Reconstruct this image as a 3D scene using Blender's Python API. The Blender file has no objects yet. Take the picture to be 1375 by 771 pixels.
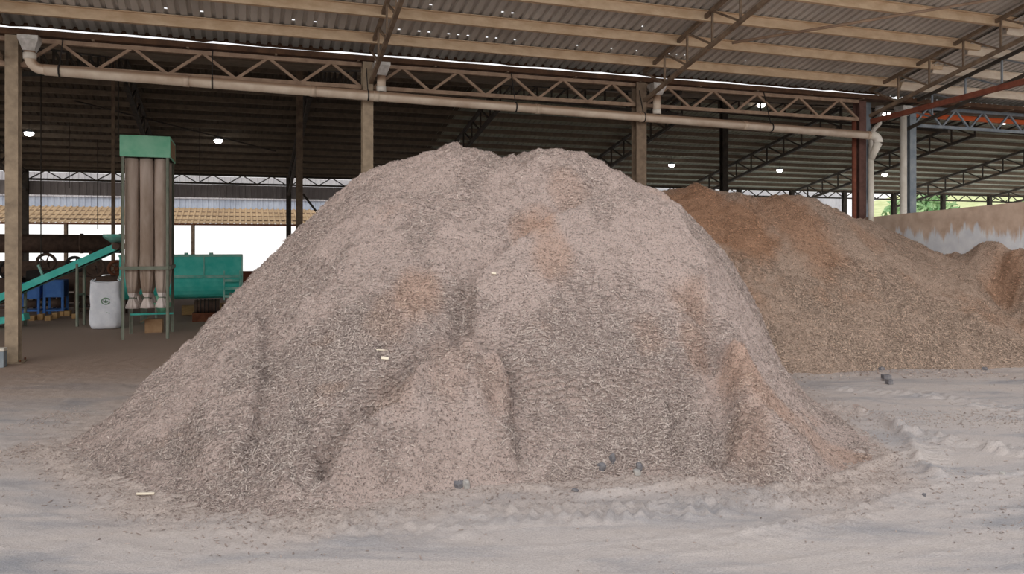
import bpy, math, random
import numpy as np
from mathutils import Vector, Matrix

random.seed(7)
rng = np.random.default_rng(11)
C = bpy.context.scene.collection

# ------------------------------------------------------------------ frame of the place
F = 1050.0            # focal length in pixels of a 1375 wide picture
CX, HY = 687.5, 327.0 # principal column, horizon row
EYE = 2.0
TH = math.radians(19.08)
U = np.array([math.cos(TH), math.sin(TH)])     # along the front column row
V = np.array([-math.sin(TH), math.cos(TH)])    # into the shed
O = np.array([-8.35, 13.125])                  # foot of the first column
BAY = 5.892

def W(s, t, z=0.0):
    p = O + s * U + t * V
    return Vector((p[0], p[1], z))
def at(x, y, Y):
    return Vector(((x - CX) * Y / F, Y, EYE + (HY - y) * Y / F))
def gnd(x, y):
    Y = EYE * F / (y - HY)
    return ((x - CX) * Y / F, Y)
def st(X, Y):
    d = np.array([X, Y]) - O
    return float(d @ U), float(d @ V)
def s_on(x, t):
    """s where the sight line of picture column x crosses the line t=const"""
    k = (x - CX) / F
    Y = (t + O @ V) / (k * V[0] + V[1])
    return st(k * Y, Y)[0]

# ------------------------------------------------------------------ materials
def nd(nt, t, **kw):
    n = nt.nodes.new(t)
    for k, v in kw.items():
        if k in n.inputs: n.inputs[k].default_value = v
        else: setattr(n, k, v)
    return n
def ramp(nt, stops):
    r = nt.nodes.new('ShaderNodeValToRGB')
    els = r.color_ramp.elements
    while len(els) < len(stops): els.new(0.5)
    for e, (p, c) in zip(els, stops):
        e.position = p; e.color = (c[0], c[1], c[2], 1)
    return r
def srgb(r, g, b):
    f = lambda c: (c / 12.92 if c <= .04045 else ((c + .055) / 1.055) ** 2.4)
    return (f(r / 255), f(g / 255), f(b / 255))
def mat(name, a, b=None, scale=6.0, rough=.8, metal=0.0, bump=0.0, bscale=40, stretch=(1, 1, 1), detail=6, lo=.35, hi=.68):
    m = bpy.data.materials.new(name); m.use_nodes = True
    nt = m.node_tree; p = nt.nodes['Principled BSDF']
    p.inputs['Roughness'].default_value = rough; p.inputs['Metallic'].default_value = metal
    if 'Specular IOR Level' in p.inputs: p.inputs['Specular IOR Level'].default_value = .25
    tc = nd(nt, 'ShaderNodeTexCoord'); mp = nd(nt, 'ShaderNodeMapping'); mp.inputs['Scale'].default_value = stretch
    nt.links.new(tc.outputs['Object'], mp.inputs['Vector'])
    n = nd(nt, 'ShaderNodeTexNoise', Scale=scale, Detail=detail, Roughness=.6)
    nt.links.new(mp.outputs['Vector'], n.inputs['Vector'])
    r = ramp(nt, [(lo, a), (hi, b or a)])
    nt.links.new(n.outputs['Fac'], r.inputs['Fac']); nt.links.new(r.outputs['Color'], p.inputs['Base Color'])
    if bump:
        n2 = nd(nt, 'ShaderNodeTexNoise', Scale=bscale, Detail=4)
        nt.links.new(mp.outputs['Vector'], n2.inputs['Vector'])
        bp = nd(nt, 'ShaderNodeBump', Strength=bump, Distance=.02)
        nt.links.new(n2.outputs['Fac'], bp.inputs['Height']); nt.links.new(bp.outputs['Normal'], p.inputs['Normal'])
    return m
def emit(name, col, s):
    m = bpy.data.materials.new(name); m.use_nodes = True
    p = m.node_tree.nodes['Principled BSDF']
    p.inputs['Emission Color'].default_value = (*col, 1); p.inputs['Emission Strength'].default_value = s
    p.inputs['Base Color'].default_value = (*col, 1)
    return m

M = {}
M['dusty_steel'] = mat('dusty_steel', srgb(140, 124, 106), srgb(180, 160, 136), 5, .85)
M['brown_steel'] = mat('brown_steel', srgb(110, 94, 80), srgb(146, 126, 106), 5, .85)
M['truss_steel'] = mat('truss_steel', srgb(140, 116, 98), srgb(172, 146, 124), 5, .85)
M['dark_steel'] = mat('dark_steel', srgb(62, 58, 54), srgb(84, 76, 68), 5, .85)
M['sheet_daylit'] = mat('roof_sheet_grey_green', srgb(152, 156, 142), srgb(174, 178, 162), .6, .7)  # back roof sheet in a lighter tone, daylight from the open right painted in
M['purlin'] = mat('purlin_dusty', srgb(200, 172, 140), srgb(224, 200, 170), 7, .85, stretch=(.3, 1, 1))
M['purlin_pale'] = mat('purlin_pale', srgb(214, 196, 176), srgb(236, 224, 206), 7, .85, stretch=(.3, 1, 1))
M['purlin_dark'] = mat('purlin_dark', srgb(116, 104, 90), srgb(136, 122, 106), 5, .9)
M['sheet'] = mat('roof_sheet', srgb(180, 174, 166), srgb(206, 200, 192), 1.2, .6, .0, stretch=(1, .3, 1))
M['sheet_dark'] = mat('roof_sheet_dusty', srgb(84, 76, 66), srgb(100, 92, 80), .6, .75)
M['rust'] = mat('rust', srgb(88, 50, 34), srgb(120, 76, 54), 8, .9)
M['gutter'] = mat('gutter_rust', srgb(74, 54, 42), srgb(100, 74, 56), 5, .9)
M['maroon'] = mat('maroon_paint', srgb(92, 66, 60), srgb(118, 88, 80), 5, .85)
M['fascia'] = mat('grey_fascia', srgb(160, 154, 154), srgb(180, 174, 174), 1, .8)
M['redox'] = mat('red_oxide_paint', srgb(112, 62, 48), srgb(140, 84, 66), 6, .8)
M['orange'] = mat('orange_paint', srgb(228, 108, 56), srgb(236, 128, 76), 3, .7)
M['bluegrey'] = mat('blue_grey_paint', srgb(120, 130, 140), srgb(152, 158, 162), 4, .7)
M['pvc'] = mat('dusty_pvc', srgb(184, 160, 138), srgb(228, 214, 196), 2.2, .6, stretch=(1, 1, 1), lo=.25, hi=.75)
def dust_top(m, col):
    nt = m.node_tree; p = nt.nodes['Principled BSDF']; L = nt.links.new; src = p.inputs['Base Color'].links[0].from_socket
    g = nd(nt, 'ShaderNodeNewGeometry'); sp = nd(nt, 'ShaderNodeSeparateXYZ'); L(g.outputs['Normal'], sp.inputs[0])
    mr = nd(nt, 'ShaderNodeMapRange'); mr.inputs['From Min'].default_value = .05; mr.inputs['From Max'].default_value = .45; L(sp.outputs['Z'], mr.inputs['Value'])
    mx = nt.nodes.new('ShaderNodeMix'); mx.data_type = 'RGBA'; L(mr.outputs['Result'], mx.inputs['Factor']); L(src, mx.inputs[6]); mx.inputs[7].default_value = (*col, 1)
    L(mx.outputs[2], p.inputs['Base Color'])
dust_top(M['pvc'], srgb(160, 132, 110))
M['pvc_white'] = mat('white_pvc', srgb(205, 196, 182), srgb(232, 226, 216), 3, .5)
M['zinc'] = mat('zinc', srgb(170, 165, 158), srgb(205, 200, 195), 12, .45, .5)
M['green'] = mat('green_paint', srgb(122, 196, 160), srgb(152, 212, 180), 3, .6)
M['teal'] = mat('teal_paint', srgb(52, 184, 170), srgb(96, 204, 190), 3, .5)
M['teal_dusty'] = mat('teal_paint_dusty', srgb(90, 180, 165), srgb(170, 192, 180), 4, .7)
M['greygreen'] = mat('grey_green_steel', srgb(118, 124, 110), srgb(140, 142, 128), 5, .8)
M['blue'] = mat('blue_paint', srgb(52, 98, 168), srgb(78, 124, 188), 4, .6)
M['cloth'] = mat('filter_cloth', srgb(158, 138, 122), srgb(200, 182, 170), 3, .95, stretch=(1, 1, .25), bump=.2, bscale=60)
M['cloth_pale'] = mat('filter_cloth_pale', srgb(206, 190, 182), srgb(228, 216, 210), 3, .95, stretch=(1, 1, .25), bump=.2, bscale=60)
M['bag'] = mat('woven_bag', srgb(222, 224, 232), srgb(240, 241, 246), 5, .7, bump=.35, bscale=14)
M['bag_print'] = mat('bag_print', srgb(120, 156, 126), srgb(150, 178, 152), 9, .8)
M['wood'] = mat('pale_timber', srgb(176, 138, 94), srgb(200, 164, 116), 9, .85, stretch=(1, 1, 4))
M['card'] = mat('brown_card', srgb(150, 118, 88), srgb(172, 140, 108), 5, .9)
M['black'] = mat('dark_rubber', srgb(38, 36, 36), srgb(54, 50, 48), 6, .8)
M['grime'] = mat('grimy_iron', srgb(74, 58, 50), srgb(100, 80, 68), 6, .8)
M['neigh'] = mat('white_cladding', srgb(176, 174, 178), srgb(194, 192, 194), 1, .6)
M['neigh_blue'] = mat('blue_cladding', srgb(160, 168, 184), srgb(182, 190, 204), 1, .6)
M['leanto'] = mat('tan_sheet', srgb(160, 132, 100), srgb(186, 156, 120), 1, .7)
M['redwall'] = mat('red_wall', srgb(96, 54, 40), srgb(118, 70, 54), 3, .9)
M['yard'] = mat('pale_yard', srgb(235, 230, 224), srgb(244, 240, 236), .5, .9)
M['leaf'] = mat('leaf', srgb(120, 164, 112), srgb(186, 208, 156), 1.5, .8)
M['bark'] = mat('bark', srgb(84, 70, 56), srgb(100, 86, 70), 5, .9)
M['grass'] = mat('grass_bank', srgb(190, 196, 140), srgb(220, 220, 170), .6, .9)
M['stone'] = mat('dark_stone', srgb(98, 96, 100), srgb(134, 130, 130), 14, .9, bump=.5)
M['stone_pale'] = mat('pale_stone', srgb(150, 146, 142), srgb(182, 176, 170), 14, .9, bump=.5)
M['brick'] = mat('brick_bit', srgb(172, 116, 96), srgb(190, 136, 116), 14, .9, bump=.4)
M['chip_white'] = mat('fresh_wood', srgb(222, 208, 186), srgb(238, 226, 206), 10, .9)
M['lamp'] = emit('lamp_glow', (1.0, .98, .95), 14)

def mat_pile(name, base, dark, warm, wscale, wlo, whi, tone):
    """heap of fine chips: grain, drifts of warmer fresh dust; loose chips take their tone from an attribute"""
    m = bpy.data.materials.new(name); m.use_nodes = True
    nt = m.node_tree; p = nt.nodes['Principled BSDF']; L = nt.links.new
    p.inputs['Roughness'].default_value = .95
    p.inputs['Specular IOR Level'].default_value = .1
    tc = nd(nt, 'ShaderNodeTexCoord')
    n1 = nd(nt, 'ShaderNodeTexNoise', Scale=58.0, Detail=5, Roughness=.72)
    L(tc.outputs['Object'], n1.inputs['Vector'])
    r1 = ramp(nt, [(.35, tuple(c * .8 for c in dark)), (.47, base), (.75, tuple(min(1, c * 1.18) for c in base))])
    L(n1.outputs['Fac'], r1.inputs['Fac'])
    n2 = nd(nt, 'ShaderNodeTexNoise', Scale=wscale, Detail=5, Roughness=.6)
    L(tc.outputs['Object'], n2.inputs['Vector'])
    mr = nd(nt, 'ShaderNodeMapRange'); mr.inputs['From Min'].default_value = wlo; mr.inputs['From Max'].default_value = whi
    L(n2.outputs['Fac'], mr.inputs['Value'])
    at_ = nd(nt, 'ShaderNodeAttribute'); at_.attribute_name = 'fresh'
    mx0 = nd(nt, 'ShaderNodeMath', operation='MAXIMUM'); L(mr.outputs['Result'], mx0.inputs[0]); L(at_.outputs['Fac'], mx0.inputs[1])
    w = nt.nodes.new('ShaderNodeMix'); w.data_type = 'RGBA'; w.blend_type = 'MULTIPLY'
    L(mx0.outputs[0], w.inputs['Factor']); L(r1.outputs['Color'], w.inputs[6]); w.inputs[7].default_value = (*warm, 1)
    tn = nd(nt, 'ShaderNodeAttribute'); tn.attribute_name = 'tone'
    r2 = ramp(nt, [(0, tuple(c * .55 for c in base)), (.35, tuple(c * .85 for c in base)), (.7, tone), (1, tuple(min(1, c * 1.3) for c in tone))])
    L(tn.outputs['Fac'], r2.inputs['Fac'])
    ck = nd(nt, 'ShaderNodeAttribute'); ck.attribute_name = 'loose'
    mx = nt.nodes.new('ShaderNodeMix'); mx.data_type = 'RGBA'
    L(ck.outputs['Fac'], mx.inputs['Factor']); L(w.outputs[2], mx.inputs[6])
    w2 = nt.nodes.new('ShaderNodeMix'); w2.data_type = 'RGBA'; w2.blend_type = 'MULTIPLY'
    L(mx0.outputs[0], w2.inputs['Factor']); L(r2.outputs['Color'], w2.inputs[6]); w2.inputs[7].default_value = (*warm, 1)
    L(w2.outputs[2], mx.inputs[7])
    L(mx.outputs[2], p.inputs['Base Color'])
    nb = nd(nt, 'ShaderNodeTexNoise', Scale=52.0, Detail=5, Roughness=.8)
    L(tc.outputs['Object'], nb.inputs['Vector'])
    bp = nd(nt, 'ShaderNodeBump', Strength=1.0, Distance=.045)
    L(nb.outputs['Fac'], bp.inputs['Height']); L(bp.outputs['Normal'], p.inputs['Normal'])
    return m
M['pile'] = mat_pile('wood_chip_heap', srgb(222, 199, 189), srgb(142, 122, 114), (1.0, .84, .72), .9, .62, .8, srgb(230, 211, 201))
M['pile_brown'] = mat_pile('brown_chip_heap', srgb(204, 178, 160), srgb(132, 108, 94), (.94, .74, .60), .7, .56, .8, srgb(224, 198, 178))

def mat_ground():
    m = bpy.data.materials.new('dusty_concrete'); m.use_nodes = True
    nt = m.node_tree; p = nt.nodes['Principled BSDF']; L = nt.links.new
    p.inputs['Roughness'].default_value = .9; p.inputs['Specular IOR Level'].default_value = .15
    tc = nd(nt, 'ShaderNodeTexCoord'); mp = nd(nt, 'ShaderNodeMapping')
    mp.inputs['Scale'].default_value = (.45, 1.6, 1); mp.inputs['Rotation'].default_value = (0, 0, -.12)
    L(tc.outputs['Object'], mp.inputs['Vector'])
    n = nd(nt, 'ShaderNodeTexNoise', Scale=1.1, Detail=9, Roughness=.62, Distortion=.6)
    L(mp.outputs['Vector'], n.inputs['Vector'])
    r = ramp(nt, [(.32, srgb(154, 152, 155)), (.5, srgb(190, 180, 176)), (.7, srgb(197, 185, 178))])
    L(n.outputs['Fac'], r.inputs['Fac'])
    g = nd(nt, 'ShaderNodeTexNoise', Scale=70.0, Detail=4, Roughness=.7); L(tc.outputs['Object'], g.inputs['Vector'])
    gr = ramp(nt, [(.3, (.80, .79, .78)), (.62, (1.04, 1.03, 1.02))]); L(g.outputs['Fac'], gr.inputs['Fac'])
    w = nt.nodes.new('ShaderNodeMix'); w.data_type = 'RGBA'; w.blend_type = 'MULTIPLY'; w.inputs['Factor'].default_value = 1
    L(r.outputs['Color'], w.inputs[6]); L(gr.outputs['Color'], w.inputs[7]); L(w.outputs[2], p.inputs['Base Color'])
    dot = nd(nt, 'ShaderNodeVectorMath', operation='DOT_PRODUCT'); dot.inputs[1].default_value = (V[0], V[1], 0)
    L(tc.outputs['Object'], dot.inputs[0])
    ad = nd(nt, 'ShaderNodeMath', operation='MULTIPLY_ADD'); ad.inputs[1].default_value = 3.0; L(n.outputs['Fac'], ad.inputs[0]); L(dot.outputs['Value'], ad.inputs[2])
    da = nd(nt, 'ShaderNodeAttribute'); da.attribute_name = 'dust'
    cg = nd(nt, 'ShaderNodeTexNoise', Scale=58.0, Detail=5, Roughness=.72); L(tc.outputs['Object'], cg.inputs['Vector'])
    cr = ramp(nt, [(.3, srgb(124, 108, 100)), (.5, srgb(182, 166, 157)), (.75, srgb(200, 184, 175))]); L(cg.outputs['Fac'], cr.inputs['Fac'])
    dx = nt.nodes.new('ShaderNodeMix'); dx.data_type = 'RGBA'; L(da.outputs['Fac'], dx.inputs['Factor']); L(w.outputs[2], dx.inputs[6]); L(cr.outputs['Color'], dx.inputs[7])
    w = dx
    mr = nd(nt, 'ShaderNodeMapRange'); mr.inputs['From Min'].default_value = 11.5; mr.inputs['From Max'].default_value = 15.5; L(ad.outputs[0], mr.inputs['Value'])
    dm = nt.nodes.new('ShaderNodeMix'); dm.data_type = 'RGBA'; L(mr.outputs['Result'], dm.inputs['Factor']); L(w.outputs[2], dm.inputs[6])
    dr = ramp(nt, [(.3, srgb(152, 132, 118)), (.6, srgb(172, 150, 136))]); L(g.outputs['Fac'], dr.inputs['Fac']); L(dr.outputs['Color'], dm.inputs[7])
    L(dm.outputs[2], p.inputs['Base Color'])
    bp = nd(nt, 'ShaderNodeBump', Strength=.7, Distance=.02); L(g.outputs['Fac'], bp.inputs['Height'])
    L(bp.outputs['Normal'], p.inputs['Normal'])
    return m
M['ground'] = mat_ground()

def mat_wall():
    m = bpy.data.materials.new('stained_concrete'); m.use_nodes = True
    nt = m.node_tree; p = nt.nodes['Principled BSDF']; L = nt.links.new
    p.inputs['Roughness'].default_value = .85
    tc = nd(nt, 'ShaderNodeTexCoord'); sp = nd(nt, 'ShaderNodeSeparateXYZ'); L(tc.outputs['Object'], sp.inputs[0])
    mp = nd(nt, 'ShaderNodeMapping'); mp.inputs['Scale'].default_value = (1, 2.2, .35); L(tc.outputs['Object'], mp.inputs['Vector'])
    n = nd(nt, 'ShaderNodeTexNoise', Scale=2.2, Detail=7, Roughness=.65); L(mp.outputs['Vector'], n.inputs['Vector'])
    mm = nd(nt, 'ShaderNodeMath', operation='MULTIPLY_ADD'); mm.inputs[1].default_value = -1.3; mm.inputs[2].default_value = .62
    L(n.outputs['Fac'], mm.inputs[0])
    ad = nd(nt, 'ShaderNodeMath', operation='ADD'); L(sp.outputs['Z'], ad.inputs[0]); L(mm.outputs[0], ad.inputs[1])
    mr = nd(nt, 'ShaderNodeMapRange'); mr.inputs['From Min'].default_value = 2.13; mr.inputs['From Max'].default_value = 2.27
    L(ad.outputs[0], mr.inputs['Value'])
    n2 = nd(nt, 'ShaderNodeTexNoise', Scale=5.0, Detail=6); L(tc.outputs['Object'], n2.inputs['Vector'])
    r = ramp(nt, [(.3, srgb(205, 208, 216)), (.7, srgb(225, 228, 232))]); L(n2.outputs['Fac'], r.inputs['Fac'])
    r2 = ramp(nt, [(.3, srgb(185, 160, 142)), (.7, srgb(212, 190, 172))]); L(n2.outputs['Fac'], r2.inputs['Fac'])
    mx = nt.nodes.new('ShaderNodeMix'); mx.data_type = 'RGBA'
    L(mr.outputs['Result'], mx.inputs['Factor']); L(r.outputs['Color'], mx.inputs[6]); L(r2.outputs['Color'], mx.inputs[7])
    L(mx.outputs[2], p.inputs['Base Color'])
    return m
M['wall'] = mat_wall()

# ------------------------------------------------------------------ mesh builder
class MB:
    def __init__(s): s.v = []; s.f = []; s.sm = []
    def add(s, vs, fs, smooth=False):
        b = len(s.v); s.v += [tuple(v) for v in vs]
        s.f += [tuple(b + i for i in f) for f in fs]; s.sm += [smooth] * len(fs); return s
    def box(s, c, d, rz=0):
        m = Matrix.Translation(Vector(c)) @ Matrix.Rotation(rz, 4, 'Z')
        vs = [m @ Vector((x * d[0] / 2, y * d[1] / 2, z * d[2] / 2)) for x in (-1, 1) for y in (-1, 1) for z in (-1, 1)]
        return s.add(vs, [(0, 1, 3, 2), (4, 6, 7, 5), (0, 4, 5, 1), (2, 3, 7, 6), (0, 2, 6, 4), (1, 5, 7, 3)])
    def span(s, a, b): # axis aligned box from corner to corner
        return s.box([(a[i] + b[i]) / 2 for i in range(3)], [abs(b[i] - a[i]) for i in range(3)])
    def bar(s, p, q, w, h=None, up=(0, 0, 1)):
        p = Vector(p); q = Vector(q); h = h or w
        z = (q - p).normalized(); x = Vector(up).cross(z)
        if x.length < 1e-4: x = Vector((1, 0, 0))
        x.normalize(); y = z.cross(x)
        vs = [e + x * (i * w / 2) + y * (j * h / 2) for e in (p, q) for i, j in ((-1, -1), (1, -1), (1, 1), (-1, 1))]
        return s.add(vs, [(3, 2, 1, 0), (4, 5, 6, 7), (0, 1, 5, 4), (1, 2, 6, 5), (2, 3, 7, 6), (3, 0, 4, 7)])
    def prof(s, p, q, pts, up=(0, 0, 1), smooth=False, closed=True):
        """sweep a closed 2D outline (x sideways, y up) from p to q"""
        p = Vector(p); q = Vector(q); z = (q - p).normalized(); x = Vector(up).cross(z)
        if x.length < 1e-4: x = Vector((1, 0, 0))
        x.normalize(); y = z.cross(x); n = len(pts)
        vs = [e + x * a + y * b for e in (p, q) for a, b in pts]
        fs = [(i, (i + 1) % n, n + (i + 1) % n, n + i) for i in range(n if closed else n - 1)]
        if closed: fs += [tuple(range(n - 1, -1, -1)), tuple(range(n, 2 * n))]
        return s.add(vs, fs, smooth)
    def tube(s, pts, r, n=12, caps=True):
        pts = [Vector(p) for p in pts]; rs = r if isinstance(r, (list, tuple)) else [r] * len(pts)
        b = []; ref = None
        for i, p in enumerate(pts):
            d = (pts[min(i + 1, len(pts) - 1)] - pts[max(i - 1, 0)]).normalized()
            if ref is None:
                ref = Vector((0, 0, 1)) if abs(d.z) < .9 else Vector((1, 0, 0))
            x = ref - d * ref.dot(d); x.normalize(); ref = x; y = d.cross(x)
            b += [p + (x * math.cos(2 * math.pi * k / n) + y * math.sin(2 * math.pi * k / n)) * rs[i] for k in range(n)]
        fs = [(i * n + k, i * n + (k + 1) % n, (i + 1) * n + (k + 1) % n, (i + 1) * n + k) for i in range(len(pts) - 1) for k in range(n)]
        s.add(b, fs, True)
        if caps:
            o = len(s.v) - len(b); s.f += [tuple(o + k for k in range(n - 1, -1, -1)), tuple(o + len(b) - n + k for k in range(n))]; s.sm += [False, False]
        return s
    def lathe(s, c, prof, n=16, fold=None):
        c = Vector(c); vs = []
        for r, z in prof:
            for k in range(n):
                a = 2 * math.pi * k / n; rr = r * (fold(a, z) if fold else 1)
                vs.append(c + Vector((rr * math.cos(a), rr * math.sin(a), z)))
        m = len(prof)
        fs = [(i * n + k, i * n + (k + 1) % n, (i + 1) * n + (k + 1) % n, (i + 1) * n + k) for i in range(m - 1) for k in range(n)]
        fs += [tuple(range(n - 1, -1, -1)), tuple((m - 1) * n + k for k in range(n))]
        return s.add(vs, fs, True)
    def build(s, name, m, parent=None, bevel=0, loc=None, rot=None):
        me = bpy.data.meshes.new(name); me.from_pydata(s.v, [], s.f)
        me.polygons.foreach_set('use_smooth', s.sm); me.update()
        o = bpy.data.objects.new(name, me); C.objects.link(o); me.materials.append(M[m] if isinstance(m, str) else m)
        if parent: o.parent = parent
        if loc is not None: o.location = loc
        if rot is not None: o.rotation_euler = rot
        if bevel:
            b = o.modifiers.new('bevel', 'BEVEL'); b.width = bevel; b.segments = 2; b.limit_method = 'ANGLE'
        return o
def tag(o, label=None, cat=None, group=None, kind=None):
    if label: o['label'] = label
    if cat: o['category'] = cat
    if group: o['group'] = group
    if kind: o['kind'] = kind
    return o
def thing(name, label, cat, loc=(0, 0, 0), rz=0, group=None):
    o = bpy.data.objects.new(name, None); C.objects.link(o); o.empty_display_size = .2
    o.location = loc; o.rotation_euler = (0, 0, rz)
    return tag(o, label, cat, group)
def facade(name, label, cat, s, t=0, z=0, group=None): # a thing whose local axes run along the column row and into the shed
    return thing(name, label, cat, W(s, t, z), TH, group)
ORD = ['first', 'second', 'third', 'fourth', 'fifth', 'sixth', 'seventh', 'eighth', 'ninth', 'tenth', 'eleventh', 'twelfth', 'thirteenth', 'fourteenth', 'fifteenth', 'sixteenth']

# ------------------------------------------------------------------ noise on arrays
def vnoise(X, Y, sc, seed):
    r = np.random.default_rng(seed); T = r.random((256, 256))
    x = X / sc + 1000; y = Y / sc + 1000
    xi = np.floor(x).astype(int); yi = np.floor(y).astype(int); fx = x - xi; fy = y - yi
    fx = fx * fx * (3 - 2 * fx); fy = fy * fy * (3 - 2 * fy)
    g = lambda a, b: T[a % 256, b % 256]
    return (g(xi, yi) * (1 - fx) + g(xi + 1, yi) * fx) * (1 - fy) + (g(xi, yi + 1) * (1 - fx) + g(xi + 1, yi + 1) * fx) * fy - .5
def fbm(X, Y, sc, seed, n=4):
    return sum(vnoise(X, Y, sc / 2 ** k, seed + k) * .5 ** k for k in range(n))
def sstep(a, b, x):
    t = np.clip((x - a) / (b - a), 0, 1); return t * t * (3 - 2 * t)
def dist_poly(X, Y, pts, closed=False):
    """distance to a polyline and arc length of the nearest point"""
    D = np.full(X.shape, 1e9); A = np.zeros(X.shape); acc = 0
    q = pts + [pts[0]] if closed else pts
    for (ax, ay), (bx, by) in zip(q[:-1], q[1:]):
        dx, dy = bx - ax, by - ay; L2 = dx * dx + dy * dy + 1e-12
        t = np.clip(((X - ax) * dx + (Y - ay) * dy) / L2, 0, 1)
        d = np.hypot(X - ax - t * dx, Y - ay - t * dy); k = d < D
        D = np.where(k, d, D); A = np.where(k, acc + t * math.sqrt(L2), A); acc += math.sqrt(L2)
    return D, A
def inside(X, Y, pts):
    r = np.zeros(X.shape, bool); n = len(pts)
    for i in range(n):
        x1, y1 = pts[i]; x2, y2 = pts[(i + 1) % n]
        c = ((y1 > Y) != (y2 > Y)) & (X < (x2 - x1) * (Y - y1) / (y2 - y1 + 1e-12) + x1); r ^= c
    return r

# ------------------------------------------------------------------ heaps
class Heap:
    """crest curve (height and place), front toe curve and back toe; the sections between are slopes"""
    def __init__(s, crest, toe, back, win, powf):
        c = np.array([[(x - CX) * Y / F, Y, EYE + (HY - y) * Y / F] for x, y, Y in crest])
        g = np.array([gnd(x, y) for x, y in toe])
        s.x = np.arange(min(c[:, 0].min(), g[:, 0].min()) - .3, max(c[:, 0].max(), g[:, 0].max()) + .3, .01)
        k = np.hanning(int(win / .01) | 1); k /= k.sum()
        sm = lambda a: np.convolve(np.pad(a, len(k) // 2, mode='edge'), k, 'valid')
        s.P = np.maximum(sm(np.interp(s.x, c[:, 0], c[:, 2])), 0); s.Yc = sm(np.interp(s.x, c[:, 0], c[:, 1]))
        s.Y0 = np.minimum(sm(np.interp(s.x, g[:, 0], g[:, 1])), s.Yc - .05); s.Yb = s.Yc + s.P / back + .15
        s.pw = powf
    def H(s, X, Y):
        P = np.interp(X, s.x, s.P); Yc = np.interp(X, s.x, s.Yc); Y0 = np.interp(X, s.x, s.Y0); Yb = np.interp(X, s.x, s.Yb)
        uf = (Yc - Y) / (Yc - Y0); ub = (Y - Yc) / (Yb - Yc); u = np.where(uf > 0, uf, ub)
        e = .14; g = 1 - (np.sqrt(u * u + e * e) - e) / (math.sqrt(1 + e * e) - e)
        pw = np.where(uf > 0, s.pw(X), 1.0)
        return np.where(g > 0, P * np.maximum(g, 0) ** pw, -.25 * np.maximum(u - 1, 0) * np.maximum(P, .3))
    def hit(s, x, y):
        Y = np.arange(4.5, 20, .01); X = (x - CX) / F * Y; Z = EYE + (HY - y) / F * Y
        k = np.nonzero(Z <= np.maximum(s.H(X, Y), 0))[0]
        i = k[0] if len(k) else len(Y) - 1
        return (float(X[i]), float(Y[i]))

main = Heap(
    crest=[(50, 610, 7.6), (85, 601, 7.75), (120, 578, 7.95), (165, 545, 8.3), (220, 495, 8.8), (280, 440, 9.3), (330, 385, 9.6), (370, 340, 9.9),
           (410, 300, 10.1), (450, 265, 10.25), (490, 240, 10.3), (525, 224, 10.3), (560, 215, 10.3), (590, 206, 10.3), (610, 200, 10.3), (632, 201, 10.3),
           (652, 204, 10.3), (680, 205, 10.3), (700, 201, 10.3), (725, 199, 10.3), (745, 201, 10.3), (770, 209, 10.3), (800, 218, 10.3), (830, 228, 10.3),
           (850, 238, 10.3), (880, 252, 10.3), (905, 266, 10.3), (930, 295, 10.3), (955, 322, 10.3), (970, 342, 10.3), (985, 366, 10.3), (1000, 393, 10.3),
           (1008, 418, 10.3), (1015, 440, 10.3), (1022, 460, 10.3), (1032, 480, 10.3), (1048, 500, 10.3), (1064, 516, 10.3), (1088, 538, 10.0), (1120, 556, 9.6)],
    toe=[(60, 608), (85, 603), (110, 628), (150, 650), (200, 670), (300, 692), (380, 696), (450, 690), (520, 672), (600, 658), (700, 652), (800, 643), (870, 639),
         (930, 641), (1000, 650), (1060, 660), (1110, 655), (1150, 640), (1190, 622), (1180, 600), (1150, 575), (1125, 558)],
    back=.95, win=.14, powf=lambda X: 1.05 + .45 * sstep(-.8, -3.2, X) + .9 * sstep(2.2, 3.2, X))
brown = Heap(
    crest=[(600, 480, 15.5), (700, 400, 16.2), (780, 310, 16.5), (840, 266, 16.5), (880, 259, 16.5), (905, 256, 16.5), (935, 252, 16.5), (958, 260, 16.5), (985, 267, 16.5),
           (1020, 267, 16.5), (1050, 263, 16.5), (1078, 265, 16.5), (1098, 273, 16.7), (1130, 288, 17.3), (1165, 300, 17.9), (1200, 315, 18.15), (1225, 328, 17.6), (1245, 339, 17.3),
           (1262, 344, 16.95), (1300, 341, 16.3), (1340, 333, 15.6), (1375, 331, 15.1), (1430, 331, 14.4), (1500, 333, 13.6)],
    toe=[(800, 512), (900, 508), (1000, 505), (1060, 501), (1110, 503), (1150, 499), (1200, 496), (1300, 496), (1375, 494), (1480, 493), (1560, 496)],
    back=.8, win=.3, powf=lambda X: 1.0 + .0 * X)

def plateau(h, Z, X, Y, pts, A, w):
    p = [h.hit(*q) for q in pts]
    d, _ = dist_poly(X, Y, p, True)
    return Z + A * sstep(0, w, d) * inside(X, Y, p)
def ridge(h, Z, X, Y, pts, A, w):
    p = [h.hit(*q) for q in pts]
    d, _ = dist_poly(X, Y, p)
    return Z + A * np.exp(-(d / w) ** 2)
def blot(h, X, Y, spots):
    r = np.zeros(X.shape)
    for x, y, rad, a in spots:
        px, py = h.hit(x, y); d = np.hypot(X - px, (Y - py) * .8) + .35 * rad * fbm(X, Y, .35, 77)
        r = np.maximum(r, a * sstep(rad, rad * .35, d))
    return r

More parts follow.
